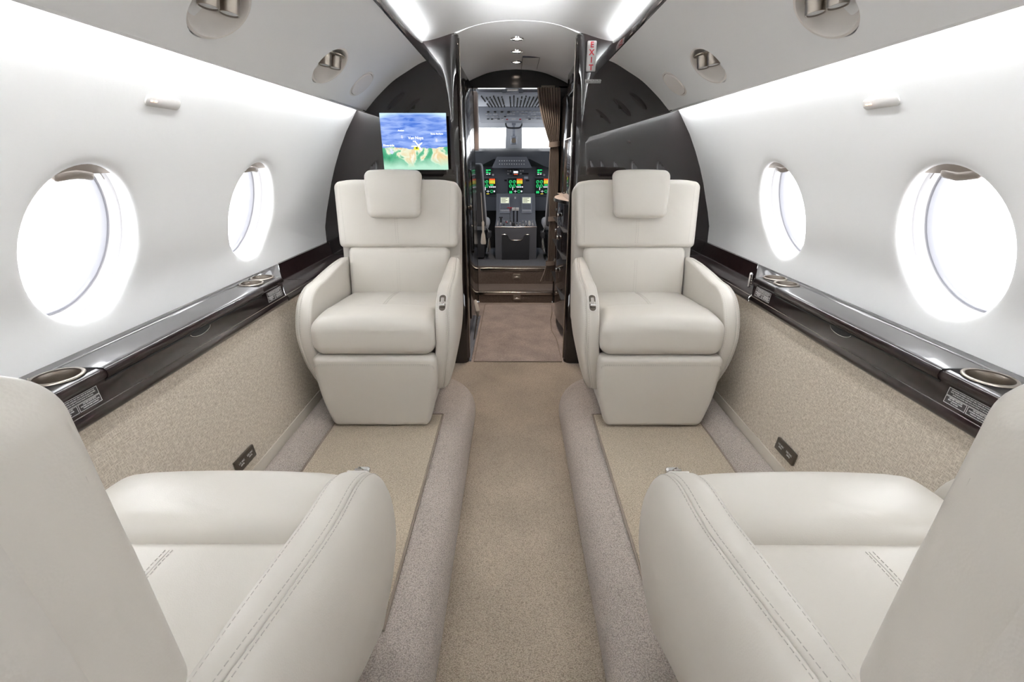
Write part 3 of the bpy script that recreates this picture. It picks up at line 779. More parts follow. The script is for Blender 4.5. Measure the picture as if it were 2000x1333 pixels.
# orientation: make it counter clockwise so that +normal (left of tangent) points inward
area = sum(a[0]*b[1]-b[0]*a[1] for a, b in zip(arm_o, arm_o[1:]+arm_o[:1]))
if area < 0: arm_o = arm_o[::-1]
cen = (-.30, .44)
def arm_x(x, z, y=0):
    return x-(.045*max(0, (.42-z)/.27)**1.6)-(.022*max(0, (-.30-y)/.3)**1.5 if x > .27 else 0)
def arm_ring(sx, x, d, k=1.0):
    p = inset(arm_o, d)
    if k != 1: p = [(cen[0]+(a-cen[0])*k, cen[1]+(b-cen[1])*k) for a, b in p]
    return [(sx*arm_x(x, b, a), a, b) for a, b in p]
def make_seat():
    root = empty('cabin_seat')
    L = M['leather']
    # seat pan and front bolster
    def crown(h, c): return lambda x, y, z: (x, y, z+c*(1-(x/h[0])**2)*(1-(y/h[1])**2) if z > 0 else z)
    h = (.252, .195, .070)
    g = G(); g.rbox(h, .030, (12, 8, 2), 4, crown(h, .016)); pan = g.build('seat_cushion', L, root, loc=(0, -.385, .412))
    pan.rotation_euler = (math.radians(4), 0, 0)
    h = (.254, .108, .083)
    def bol(x, y, z):
        k = 1-.10*max(0, abs(x)/h[0]-.72)/.28
        zz = z*(k if z > 0 else 1)+(.012*(1-(x/h[0])**2) if z > 0 else 0)
        return (x, y, zz-.012*max(0, (y+.02)/.11)**2*(1 if z > 0 else 0))
    g = G(); g.rbox(h, .052, (14, 5, 4), 6, bol); bo = g.build('front_bolster', L, root, loc=(0, -.107, .427))
    g = G()
    pz = lambda y: .070+.016*(1-(y/.195)**2)+.0004
    for x in (-.006, .006):
        g = G(); stitches(g, [(x, .16-.02*k, pz(.16-.02*k)) for k in range(15)], r=.0008); g.build('cushion_stitching', M['thread'], pan)
    g = G(); g.tube([(0, .16-.02*k, pz(.16-.02*k)-.0006) for k in range(15)], .0013, 6); g.build('cushion_seam', M['leather_back'], pan)
    # back: shell, lumbar pad, upper pad, headrest; all lean back slightly
    lean = lambda y, z: y-.085*(z-.45)
    def rr(w, z0, z1, r, taper=0, n=8):
        pts = []
        for (cx, cz, a0) in ((w-r, z1-r, 0), (-(w-r), z1-r, 90), (-(w-r), z0+r, 180), (w-r, z0+r, 270)):
            for k in range(n+1):
                a = math.radians(a0+90*k/n); pts.append((cx+r*math.cos(a), cz+r*math.sin(a)))
        return [(x*(1-taper*(1-(z-z0)/(z1-z0))), z) for x, z in pts]
    o_ = rr(.304, .24, 1.012, .070, .04, 10); g = G(); rows = []
    for y, d in ((-.600, 0), (-.72, 0), (-.737, .003), (-.748, .010), (-.755, .022), (-.76, .06)):
        rows.append([(x, lean(y, z), z) for x, z in inset(o_, d)])
    g.grid(rows, True); g.add(rows[-1], [tuple(range(len(rows[-1])))]); g.add(rows[0], [tuple(range(len(rows[0])))[::-1]])
    sh = g.build('back_shell', M['leather_back'], root)
    g = G(); pth = [(x, lean(-.757, z), z) for x, z in inset(o_, .017)]; pth.append(pth[0]); stitches(g, pth, .0065, .004, .0008)
    g.build('shell_stitching', M['thread'], root)
    def wy(h, zc, yc, bulge, x, z): return lean(yc+h[1]+bulge*(1-(x/h[0])**2)*(1-((z-zc)/h[2])**2), z)+.0003
    def warp(h, zc, yc, bulge, tap=0):
        def f(x, y, z):
            xx = x*(1-tap*(1-(z/h[2]+1)/2)); b = bulge*(1-(x/h[0])**2)*(1-(z/h[2])**2) if y > 0 else 0
            rd = .014*max(0, (abs(x)-.2)/.1)**2 if z > 0 and tap else 0
            return (xx, lean(yc+y+b, zc+z), zc+z-rd)
        return f
    hl = (.252, .045, .130); PL = (hl, .565, -.565, .014)
    g = G(); g.rbox(hl, .030, (12, 2, 8), 4, warp(*PL)); g.build('lumbar_cushion', L, root)
    hu = (.303, .052, .162); PU = (hu, .852, -.575, .010)
    g = G(); g.rbox(hu, .026, (14, 2, 10), 4, warp(*PU, .03)); g.build('upper_cushion', L, root)
    for s_ in (-1, 1):
        pth = [(s_*(.3035*(1-.05*(1-((z-.852)/.162+1)/2))), lean(-.545, z), z) for z in [.72+.025*k for k in range(10)]]
        g = G(); stitches(g, pth, .006, .004, .0009); g.build('edge_stitching', M['thread'], root)
    for x in (-.0055, .0055):
        g = G(); stitches(g, [(x, wy(*PL, x, .465+.025*k), .465+.025*k) for k in range(8)], r=.0007)
        stitches(g, [(x, wy(*PU, x, .716+.02*k), .716+.02*k) for k in range(9)], r=.0007); g.build('back_stitching', M['thread'], root)
    for s_ in (-1, 1):
        g = G(); stitches(g, [(s_*(.257+.0012*k), wy(*PU, .26, .72+.028*k), .72+.028*k) for k in range(11)], r=.0006); g.build('side_stitching', M['thread'], root)
    h = (.137, .038, .108)
    def hd(x, y, z):
        t = (z/h[2]+1)/2; xx = x*(1-.10*(1-t)); yy = y+(.010*(1-(x/h[0])**2)*(1-(z/h[2])**2) if y > 0 else 0)
        zz = z+.006*(1-(x/h[0])**2)*t
        back = -.018*max(0, t-.6)/.4
        return (xx, lean(-.488+yy+back, .945+zz), .945+zz)
    g = G(); g.rbox(h, .030, (10, 2, 8), 5, hd); hr = g.build('headrest', L, root)
    g = G(); g.rbox((.095, .045, .010), .008, (3, 2, 1), 2); g.build('headrest_bracket', M['blackm'], root, loc=(-.03, lean(-.60, 1.02), 1.012))
    # arms
    for sx in (-1, 1):
        g = G()
        rings = [arm_ring(sx, .254, .012, .0), arm_ring(sx, .254, .012, .5), arm_ring(sx, .254, .010), arm_ring(sx, .256, .003), arm_ring(sx, .261, 0), arm_ring(sx, .284, -.002), arm_ring(sx, .303, 0), arm_ring(sx, .3055, .004), arm_ring(sx, .309, .001), arm_ring(sx, .318, .006), arm_ring(sx, .325, .016), arm_ring(sx, .331, .035), arm_ring(sx, .335, .012, .75), arm_ring(sx, .336, .012, .4), arm_ring(sx, .336, .012, 0)]
        g.grid(rings, True); arm = g.build('armrest', L, root, ang=60)
        g = G()
        for x, d in ((.2995, -.0006), (.3125, .0018)):
            pt = arm_ring(sx, x, d)
            i0 = min(range(len(pt)), key=lambda i: (pt[i][1]+.3)**2+(pt[i][2]-.2)**2*9)
            pt = pt[i0:]+pt[:i0]; g = G(); stitches(g, pt, .0058, .0035, .0007); g.build('arm_stitching', M['thread'], arm)
        pt = arm_ring(sx, .2625, -.0002); pt.append(pt[0]); g = G(); stitches(g, pt, .0058, .0035, .0005)
        g.build('arm_stitching', M['thread'], arm)
    # recline control let into the inboard arm, both sides alike so any seat shows it
    return root
def add_control(root, sx):
    """recess plate and lever on the arm front"""
    arm = [c for c in root.children if c.name.startswith('armrest') and c.data.vertices[0].co.x*sx > 0][0]
    p0, p1 = Vector((0, -.140, .565)), Vector((0, -.083, .485)); d = (p0-p1).normalized(); n = Vector((0, -d.z, d.y)); n = n if n.y > 0 else -n
    i0 = min(range(len(arm_o)), key=lambda i: (arm_o[i][0]+.093)**2+(arm_o[i][1]-.545)**2)
    a_, b_ = arm_o[i0-2], arm_o[(i0+2) % len(arm_o)]; d = Vector((0, b_[0]-a_[0], b_[1]-a_[1])).normalized(); d = d if d.z > 0 else -d
    n = Vector((0, -d.z, d.y)); n = n if n.y > 0 else -n
    c = Vector((0, *arm_o[i0]))+n*.0016; c.x = sx*.283
    e = empty('x'); frame(e, (-1, 0, 0), Vector((0, d.y, d.z)), (0, 0, 0)); R = e.matrix_basis.to_3x3(); bpy.data.objects.remove(e)
    def ring(w, h, off, n_=24):
        out = []
        for k in range(n_):
            a = 2*PI*k/n_; x = w*math.cos(a); y = w*math.sin(a)+(h-w)*(1 if math.sin(a) >= 0 else -1); out.append((x, y, off-y*y/.30))
        return out
    def put(o): o.matrix_basis = Matrix.Translation(c) @ R.to_4x4()
    g = G(); g.grid([ring(.0190, .042, -.010), ring(.0180, .0415, .0010), ring(.0160, .0395, .0022), ring(.0135, .037, .0018), ring(.0130, .0365, .0008)], True)
    o = g.build('control_rim', M['psu_disc'], arm); put(o); rim = o
    g = G(); g.grid([ring(.0133, .0368, .0014), ring(.0115, .035, .0011), ring(.008, .030, .0012), ring(.0002, .022, .0012)], True)
    o = g.build('control_well', M['dark_metal'], arm); put(o)
    g = G(); g.rbox((.007, .016, .003), .0025, (1, 3, 1), 3, lambda x, y, z: (x, y+.006, z+.0025-y*y/.3)); g.rbox((.0018, .014, .003), .0008, (1, 3, 1), 2, lambda x, y, z: (x, y+.006, z+.0048)); 
    g.mi = [0]*len(g.mi)
    o = g.build('control_slider', M['steel'], arm); put(o)
    g = G(); g.rbox((.0018, .011, .0012), .0006, (1, 3, 1), 2, lambda x, y, z: (x, y+.008, z+.0062)); o = g.build('slider_slot', M['blackm'], arm); put(o)
    g = G(); g.rbox((.0115, .006, .006), .0055, (2, 1, 1), 4, lambda x, y, z: (x, y-.016, z+.008))
    o = g.build('control_lever', M['chrome'], arm); put(o)
def finish_seat(root):
    L = M['leather']
    # leg rest panel
    def lg(x, y, z):
        t = (z/.166+1)/2; xx = x*(1-.20*(1-t)**2.4); yy = y-.012*(1-t)
        return (xx, yy-.040, z+.179)
    g = G(); g.rbox((.256, .040, .166), .024, (12, 2, 10), 5, lg); g.build('leg_rest', L, root)
    g = G()
    for dz in (.0, .007):
        pts = []
        for k in range(5): a = PI-PI/2*k/4; pts.append((-.228+.018*math.cos(a)*1.0-.001, -.0125, .292+.018*math.sin(a)+dz*.6))
        for k in range(5): a = PI/2-PI/2*k/4; pts.append((.228+.018*math.cos(a)+.001, -.0125, .292+.018*math.sin(a)+dz*.6))
        pts = [(x, .0002-.0025*(1 if abs(x) > .235 else 0)-.0006*(dz > 0), z) for x, _, z in pts]
        stitches(g, pts, .0055, .0035, .0007)
    g.build('leg_rest_stitching', M['thread'], root)
    g = G(); g.rbox((.225, .20, .165), .02, (2, 2, 2), 3, lambda x, y, z: (x*(1-.10*(1-(z/.165+1)/2)), y-.335, z+.168)); g.build('base_shroud', M['psu_disc'], root)
    g = G(); g.box(-.20, .20, -.115, -.10, .06, .33); g.build('leg_rest_hinge', M['blackm'], root, smooth=False)
SEATS = [(-.595, 1.77, PI, 'cream leather club seat on the left facing the camera, below the map monitor', -1),
         (.588, 1.77, PI, 'cream leather club seat on the right facing the camera, near the EXIT sign', 1),
         (-.588, .830, 0, 'cream leather club seat at lower left seen from behind, facing forward', 1),
         (.565, .830, 0, 'cream leather club seat at lower right seen from behind, facing forward', -1)]
proto = make_seat(); finish_seat(proto)
for i, (x, y, rz, lab, sx) in enumerate(SEATS):
    r = proto if i == len(SEATS)-1 else copy_tree(proto)
    r.location = (x, y, .15); r.rotation_euler = (0, 0, rz)
    tag(r, lab, 'seat', 'cabin club seats'); r['_s'] = sx
    SEATS[i] = SEATS[i]+(r,)
BACKP = ('back_shell', 'shell_stitching', 'lumbar_cushion', 'upper_cushion', 'back_stitching', 'side_stitching', 'edge_stitching', 'headrest', 'headrest_bracket')
for x, y, rz, lab, sx, r in SEATS:
    add_control(r, sx)
    if rz == 0:
        for c in r.children:
            if c.name.split('.')[0] in BACKP: c.location.z -= .020
    if rz != 0:                                  # the two facing seats are reclined a little more
        piv = Vector((0, -.56, .38)); R = Matrix.Translation(piv+Vector((0, -.015, 0))) @ Matrix.Rotation(math.radians(4), 4, 'X') @ Matrix.Translation(-piv)
        for c in r.children:
            if c.name.split('.')[0] in BACKP: c.matrix_basis = R @ c.matrix_basis
    del r['_s']

# ------------------------------------------------------------------ entry area between bulkhead and cockpit
YD = 4.25
# side partitions enclose the entry
for sx, nm in ((-1, 'left'), (1, 'right')):
    g = G(); g.box(sx*.62, sx*.60, YB+.10, YD+.05, 0, 1.95); struct(g.build('wall_entry_%s' % nm, M['black'], smooth=False))
# dark closet on the left with knob, grab rail and mirror strip
e = empty('closet', (-.46, 3.60, 0)); tag(e, 'glossy black closet left of the aisle behind the bulkhead', 'closet')
g = G(); g.box(-.13, .115, -.50, .58, .0, 1.80); g.build('body', M['black'], e, bevel=.012)
g = G(); g.box(.115, .124, -.20, .50, .12, 1.72); g.build('door', M['black'], e, bevel=.004)
g = G(); g.lathe([(.0005, 0), (.008, 0), (.008, .010), (.017, .013), (.019, .018), (.015, .024), (.0005, .026)], 24)
kn = g.build('knob', M['nickel'], e, loc=(.124, -.20, .94)); kn.rotation_euler = (0, PI/2, 0)
g = G(); g.tube(spline([(.124, -.10, 1.18), (.134, -.09, 1.185), (.136, -.03, 1.165), (.136, .01, 1.11), (.136, .02, 1.0), (.136, .02, .62), (.124, .02, .60)], 5), .005, 8); g.build('grab_rail', M['black'], e)
g = G(); g.box(.117, .121, -.50, -.46, .30, 1.74); g.build('mirror_strip', M['chrome'], e, smooth=False)
g = G(); g.box(.124, .1246, .36, .46, 1.452, 1.475); pl = g.build('placard', M['dark_metal'], e, smooth=False)
e = empty('floor_sill', (-.318, 3.42, 0)); tag(e, 'dark metal door sill plate with small screws on the floor at the left of the entry', 'sill plate')
g = G(); g.box(-.035, .018, -.55, .42, 0, .008); g.build('plate', M['cp_panel'], e, bevel=.002)
for k in range(6):
    g = G(); g.lathe([(.0005, .0105), (.004, .010), (.0045, .008)], 10, caps=False); g.build('screw', M['chrome'], e, loc=(.006, -.48+.16*k, 0))
# handset cover low by the sill
e = empty('stair_lever', (-.308, 3.50, .13)); tag(e, 'beige folding lever handle standing just above the floor sill', 'lever')
g = G(); g.tube([(-.01, .05, .09), (.0, .0, .07), (.012, -.03, .03), (.012, -.03, -.01)], [.012, .018, .018, .010], 10); g.build('grip', M['tassel'], e)
g = G(); g.tube([(.01, -.02, -.005), (.0, -.25, -.11)], .005, 8); g.build('rod', M['steel'], e)

# galley on the right
e = empty('galley', (.46, 3.55, 0)); tag(e, 'dark lacquered galley cabinet with counter right of the aisle behind the bulkhead', 'galley')
def gal(bulge=.045, a=-.135, y0=-.52, y1=.60):
    pts = [(.14, y0), (a+.02, y0)]
    for k in range(17):
        t = k/16; y = y0+.04+(y1-y0-.08)*t; pts.append((a+.03-bulge*math.sin(PI*min(1, max(0, (t-.12)/.76))), y))
    pts += [(a+.02, y1), (.14, y1)]
    return pts
g = G(); g.prism(gal(), .10, .97, 'z'); g.build('lower_cabinet', M['lacquer'], e, ang=30)
g = G(); g.prism(gal(.02, -.10), .0, .10, 'z'); g.build('kick_plate', M['dark_metal'], e, ang=30)
g = G(); g.prism(gal(.070, -.145, -.50, .45), .972, 1.0, 'z'); g.build('counter', M['counter'], e, bevel=.003, ang=30)
g = G(); g.prism([(x-.004, y) for x, y in gal(.070, -.145, -.50, .45)], .974, .996, 'z'); g.build('counter_edge', M['steel'], e, ang=30)
for zz in (.80, .62, .34):
    g = G(); g.box(-.150, -.110, -.40, .50, zz, zz+.004); dg = g.build('drawer_gap', M['blackm'], e, smooth=False)
for yy, zz in ((.33, .88), (.33, .72), (.33, .48), (-.05, .88), (-.05, .72), (-.05, .48)):
    g = G(); xx = -.158 if abs(yy) < .2 else -.138
    g.rbox((.008, .022, .012), .004, (1, 1, 1), 2); g.build('drawer_latch', M['chrome'], e, loc=(xx, yy, zz))
g = G(); g.prism([(.14, -.52), (-.095, -.52), (-.118, -.40), (-.118, .05), (-.100, .15), (.14, .15)], 1.000, 1.38, 'z'); g.build('appliance_housing', M['lacquer'], e, bevel=.006)
g = G(); g.prism([(.14, .16), (-.07, .16), (-.10, .22), (-.10, .52), (-.07, .58), (.14, .58)], 1.000, 1.70, 'z'); g.build('tall_cabinet', M['black'], e, bevel=.012)
g = G(); g.box(-.05, .14, -.52, .16, 1.70, 1.86); g.prism([(.14, -.52), (-.06, -.52), (-.11, -.35), (-.11, .10), (-.06, .16), (.14, .16)], 1.66, 1.80, 'z'); g.build('upper_cabinet', M['black'], e, bevel=.012)
g = G(); g.box(-.0, .004, -.50, .15, 1.389, 1.655); g.build('mirror_back', M['chrome'], e, smooth=False)
g = G(); g.box(-.11, 0, -.50, .15, 1.381, 1.388); g.build('glass_shelf', M['cp_light'], e, smooth=False)
g = G(); g.box(-.1125, -.1105, -.34, .06, 1.665, 1.669); g.build('edge_light', M['chrome'], e, smooth=False)
g = G(); g.box(-.1125, -.1105, -.20, -.05, 1.715, 1.755); pl = g.build('placard', M['placard'], e, smooth=False)
for k, (yy, hh) in enumerate(((-.30, .20), (-.16, .22), (-.03, .19), (.08, .21))):
    d = empty('decanter', (.415, 3.55+yy, 1.388)); tag(d, ['nearest clear glass decanter in the galley mirror niche', 'second clear glass decanter in the galley niche, tallest one', 'third clear glass decanter in the galley niche, shortest one', 'farthest clear glass decanter in the galley mirror niche'][k], 'decanter', 'glass decanters in the galley niche')
    g = G(); g.lathe([(.0005, 0), (.028, 0), (.030, .01), (.030, hh*.45), (.022, hh*.62), (.011, hh*.72), (.010, hh*.82), (.013, hh*.84)], 20, caps=False); g.build('bottle', M['lens'], d)
    g = G(); g.lathe([(.010, hh*.84), (.016, hh*.90), (.012, hh*.97), (.0005, hh)], 12, caps=False); g.build('stopper', M['chrome'], d)

# cockpit doorway: header, jambs
g = G(); xs = [-.60+1.2*k/24 for k in range(25)]
hd = lambda x: min(1.93, env(x)+.02)
g.grid([[(x, YD, 1.788), (x, YD, hd(x))] for x in xs]); g.grid([[(x, YD+.05, 1.788), (x, YD+.05, hd(x))] for x in xs]); g.grid([[(x, YD, 1.788), (x, YD+.05, 1.788)] for x in xs])
g.box(-.60, -.345, YD, YD+.05, 0, 1.80); g.box(.345, .60, YD, YD+.05, 0, 1.80)
struct(g.build('door_1', M['black'], ang=30))
g = G(); g.box(.20, .31, YD-.004, YD, 1.792, 1.806); struct(g.build('trim_8', M['dark_metal'], smooth=False))
# two carpeted steps up to the cockpit
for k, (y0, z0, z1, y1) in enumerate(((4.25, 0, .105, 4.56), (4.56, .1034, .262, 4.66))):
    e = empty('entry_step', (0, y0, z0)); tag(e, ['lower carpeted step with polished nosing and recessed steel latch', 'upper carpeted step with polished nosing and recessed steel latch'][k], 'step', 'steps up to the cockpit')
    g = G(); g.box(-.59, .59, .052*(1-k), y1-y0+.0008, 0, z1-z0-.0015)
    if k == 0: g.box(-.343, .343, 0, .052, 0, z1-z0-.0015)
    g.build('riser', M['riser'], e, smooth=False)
    g = G(); g.box(-.343, .343, -.008, .035, z1-z0-.014, z1-z0); g.box(-.343, .343, -.008, .0, z1-z0-.028, z1-z0); g.build('nosing', M['steel'], e, bevel=.003)
    g = G(); g.rbox((.034, .003, .024), .0025, (1, 1, 1), 2); p = g.build('latch_plate', M['nickel'], e, loc=(.013, -.003, (z1-z0)*.48))
    g = G(); g.rbox((.022, .004, .005), .003, (1, 1, 1), 2); g.build('latch_pull', M['chrome'], p, loc=(0, -.006, -.008))
# recessed downlights
for k, y in enumerate((3.225, 3.575, 3.935)):
    e = empty('downlight', (0, y, 1.918)); tag(e, ['nearest', 'middle', 'farthest'][k]+' round ceiling downlight of the three in a row over the entry', 'ceiling light', 'ceiling downlights')
    g = G(); g.lathe([(.026, -.001), (.028, -.006), (.034, -.0075), (.040, -.005), (.041, .002)], 32, caps=False); g.build('rim', M['chrome'], e)
    g = G(); g.lathe([(.0005, -.0035), (.027, -.0025)], 24, caps=False); g.build('lamp', M['lamp'], e)
    ld = bpy.data.lights.new('downlight_lamp', 'SPOT'); ld.energy = 9; ld.spot_size = 1.9; ld.color = (1, .85, .72); ld.shadow_soft_size = .025
    lo = bpy.data.objects.new('downlight_lamp', ld); C.objects.link(lo); lo.parent = e; lo.location = (0, 0, -.012)
# ceiling hatch
g = G(); y0, y1, x0, x1 = 3.72, 4.16, .04, .16
for a in ((x0, x1, y0, y0+.002), (x0, x0+.002, y0, y1), (x1-.002, x1, y0, y1)): g.box(a[0], a[1], a[2], a[3], 1.905, 1.9165-(.005 if a[0] > .1 else 0))
struct(g.build('trim_9', M['cp_dark'], smooth=False))

# curtain at the doorway
e = empty('curtain', (.285, YD-.03, 1.785)); tag(e, 'brown pleated curtain tied back three times at the right of the cockpit doorway', 'curtain')
cl = [(0, .110, -.035), (-.15, .100, -.020), (-.35, .060, .010), (-.42, .042, .020), (-.50, .045, .022), (-.70, .050, .024), (-.98, .040, .028), (-1.04, .036, .030), (-1.12, .042, .030), (-1.35, .038, .026), (-1.44, .048, .016), (-1.57, .075, -.008)]
cl = spline([(z, w, c) for z, w, c in cl], 4)
rows = []
for z, w, c in cl:
    row = []
    for k in range(121):
        t = k/120; a = .012*(w/.1)**.5
        row.append((c+.0+(-w+2*w*t)*.85+.01, -.012+a*math.cos(2*PI*9*t), z))
    rows.append(row)
g = G(); g.grid(rows); cu = g.build('cloth', M['curtain'], e, ang=180)
for z, w, c in ((-.415, .043, .020), (-1.01, .040, .028), (-1.40, .044, .020)):
    g = G(); rows = []
    for dz in (-.020, -.018, .018, .020):
        rows.append([(c+.01+(w*.9+.006)*math.cos(2*PI*k/32), -.012+.026*math.sin(2*PI*k/32), z+dz+.006*math.cos(2*PI*k/32)) for k in range(32)])
    g.grid(rows, True); g.build('tieback', M['curtain'], e)

# ------------------------------------------------------------------ cockpit
g = G(); g.box(-.95, .95, 4.66, 6.9, .20, .250); struct(g.build('floor_cockpit', M['blue_carpet'], smooth=False))
# walls with side windows, ceiling, windshield frame
for sx, nm in ((-1, 'left'), (1, 'right')):
    g = G(); X = .92
    g.box(sx*X, sx*(X+.03), YD+.05, 6.6, .2, 1.30); g.box(sx*X, sx*(X+.03), YD+.05, 5.0, 1.30, 1.95); g.box(sx*X, sx*(X+.03), 5.0, 6.6, 1.68, 1.95); g.box(sx*X, sx*(X+.03), 5.95, 6.6, 1.30, 1.68)
    struct(g.build('wall_cockpit_%s' % nm, M['cp_trim'], smooth=False))
    g = G(); g.box(sx*.60, sx*.95, YD+.02, YD+.05, 0, 1.95); struct(g.build('wall_cockpit_rear_%s' % nm, M['cp_dark'], smooth=False))
g = G(); g.grid([[(x, y, z) for x in (-.95, .95)] for y, z in ((YD+.05, 1.94), (4.6, 1.90), (4.75, 1.86), (5.2, 1.80), (5.95, 1.655))])
struct(g.build('ceiling_cockpit', M['cp_trim'], ang=30))
g = G()
# header above windshield, sill, posts (the wide pale centre post)
g.box(-.95, .95, 5.94, 6.02, 1.597, 1.70); g.box(-.95, .95, 6.25, 6.32, .2, 1.30)
g.add([(-.105, 5.93, 1.60), (.075, 5.93, 1.60), (.085, 6.25, 1.30), (-.125, 6.25, 1.30), (-.105, 5.97, 1.62), (.075, 5.97, 1.62), (.085, 6.30, 1.30), (-.125, 6.30, 1.30)], [(0, 1, 2, 3), (4, 5, 6, 7), (0, 3, 7, 4), (1, 2, 6, 5), (0, 1, 5, 4)])
for sx in (-1, 1): g.box(sx*.86, sx*.95, 5.94, 6.3, 1.2, 1.66)
struct(g.build('wall_windshield', M['cp_trim'], smooth=False))
for k, (x0, x1, x2, x3) in enumerate(((-.86, -.105, -.125, -.86), (.075, .86, .86, .085))):
    g = G(); g.add([(x0, 5.96, 1.60), (x1, 5.96, 1.60), (x2, 6.28, 1.30), (x3, 6.28, 1.30)], [(0, 1, 2, 3)]); o = struct(g.build('window_%d' % (wi+k), M['glass'], smooth=False))
# compass on the centre post
e = empty('compass', (-.018, 5.90, 1.46)); tag(e, 'small grey standby compass hanging on the pale windshield centre post', 'compass')
g = G(); g.rbox((.036, .02, .045), .014, (1, 1, 1), 3); g.build('case', M['shell_grey'], e)
g = G(); g.lathe([(.0005, .004), (.020, .004), (.022, 0), (.025, 0), (.026, .004), (.028, 0)], 24, caps=False); o = g.build('dial', M['nickel'], e, loc=(0, -.021, -.003)); o.rotation_euler = (PI/2, 0, 0)
g = G(); g.box(-.014, .014, .01, .03, .045, .20); g.box(-.012, .012, -.004, .02, .06, .085); g.box(-.012, .012, -.004, .02, .11, .13); g.build('bracket', M['shell_grey'], e, bevel=.003)
# grab handle below the overhead panel
e = empty('grab_handle', (-.018, 5.70, 1.63)); tag(e, 'dark U shaped grab handle below the overhead switch panel', 'handle')
g = G(); g.tube(spline([(-.088, .0, .05), (-.088, -.02, -.015), (-.075, -.02, -.042), (-.045, -.02, -.052), (.045, -.02, -.052), (.075, -.02, -.042), (.088, -.02, -.015), (.088, -.02, .022)], 4), .0085, 8); g.build('bar', M['cp_dark'], e)
g = G(); g.rbox((.022, .006, .016), .003, (1, 1, 1), 2); g.build('centre_plate', M['shell_grey'], e, loc=(0, 0, -.008))

def panel_empty(name, p0, p1, label, cat, thick=.02, width=.7, m=None, xc=-.02):
    """flat equipment panel whose centre line runs p0 -> p1 in (y,z); local x right, local y up"""
    a = Vector((xc, *p0)); b = Vector((xc, *p1)); up = (b-a).normalized(); e = empty(name)
    frame(e, (1, 0, 0), up, (a+b)/2); tag(e, label, cat)
    h = (b-a).length/2
    g = G(); g.box(-width/2, width/2, -h, h, -thick, 0); g.build('face', m, e, bevel=.002)
    return e, h
def quads(g, lst, z=.001, t=.002):
    for x0, x1, y0, y1 in lst: g.box(x0, x1, y0, y1, 0, t)
rnd = random.Random(3)
# breaker panel (upper, pale) and overhead switch panel (lower, grey)
e, h = panel_empty('breaker_panel', (5.18, 1.742), (4.83, 1.808), 'pale overhead circuit breaker panel with columns of black breakers', 'control panel', m=M['cp_light'], width=.74)
g = G(); cols = [-.27+.034*k for k in range(17)]
cnt = 0
for i, x in enumerate(cols):
    if i in (6,): continue
    top = h-.02-rnd.random()*.05; n = 12
    for k in range(n):
        y = -h+.015+(top+h-.015)*k/(n-1)
        if rnd.random() < .12: continue
        xx = x*(1+.12*(y/h))
        if cnt < 100: 
            b_ = G(); b_.box(-.0055, .0055, -.0055, .0055, 0, .012); b_.build('breaker', M['knob_d'], e, smooth=False, loc=(xx, y, 0)); cnt += 1
        else: g.box(xx-.0055, xx+.0055, y-.0055, y+.0055, 0, .012)
o = g.build('breaker_rows', M['knob_d'], e, smooth=False); o['kind'] = 'stuff'
e, h = panel_empty('overhead_switch_panel', (5.66, 1.625), (5.20, 1.738), 'grey overhead switch panel with rows of white switches above the windshield', 'control panel', m=M['shell_grey'], width=.72)
cnt = 0
for r_, (yy, xs_) in enumerate(((.12, [-.26, -.19, -.12, -.05]), (.125, [0.0, .04, .09, .13, .17, .21, .24, .27, .30]), (.055, [-.28, -.24, -.20, -.17, -.06, -.03, .0, .07, .10, .13, .19, .22]), (-.02, [-.27, -.22, -.17, -.09, .16, .20, .23, .26, .29]), (-.10, [-.27, -.23, -.19, -.16, -.12, -.07, .14, .17, .20, .26, .29]))):
    for x in xs_:
        if r_ == 0:
            g = G(); g.lathe([(.015, 0), (.013, .012), (.0005, .013)], 14, caps=False); g.build('rotary_knob', M['knob_d'], e, loc=(x, yy, 0))
        else:
            g = G(); w = .010+.004*rnd.random(); g.box(-w, w, -.006, .006, 0, .007); g.build('switch', M['knob'] if rnd.random() < .8 else M['knob_d'], e, smooth=False, loc=(x, yy+rnd.choice((0, 0, .006)), 0))
g = G(); g.box(-.085, .085, -.16, -.05, .0, .0008); g.build('placard', M['cp_light'], e, smooth=False)
for x in (-.07, .07):
    g = G(); g.box(-.010, .010, -.006, .006, 0, .01); g.build('red_guard', M['red_knob'], e, smooth=False, loc=(x, -.10, 0))
g = G(); g.box(-.022, .022, -.006, .008, 0, .01); g.build('white_switch', M['white_knob'], e, smooth=False, loc=(0, -.09, 0))
e = empty('dome_light', (-.03, 4.72, 1.835)); tag(e, 'small cockpit dome light unit above the breaker panel', 'light')
g = G(); g.rbox((.05, .03, .01), .006, (1, 1, 1), 2); g.build('housing', M['white_plastic'], e)
for x in (-.075, .075):
    g = G(); g.rbox((.020, .02, .018), .006, (1, 1, 1), 2); g.build('swivel_lamp', M['cp_panel'], e, loc=(x, -.01, -.012))

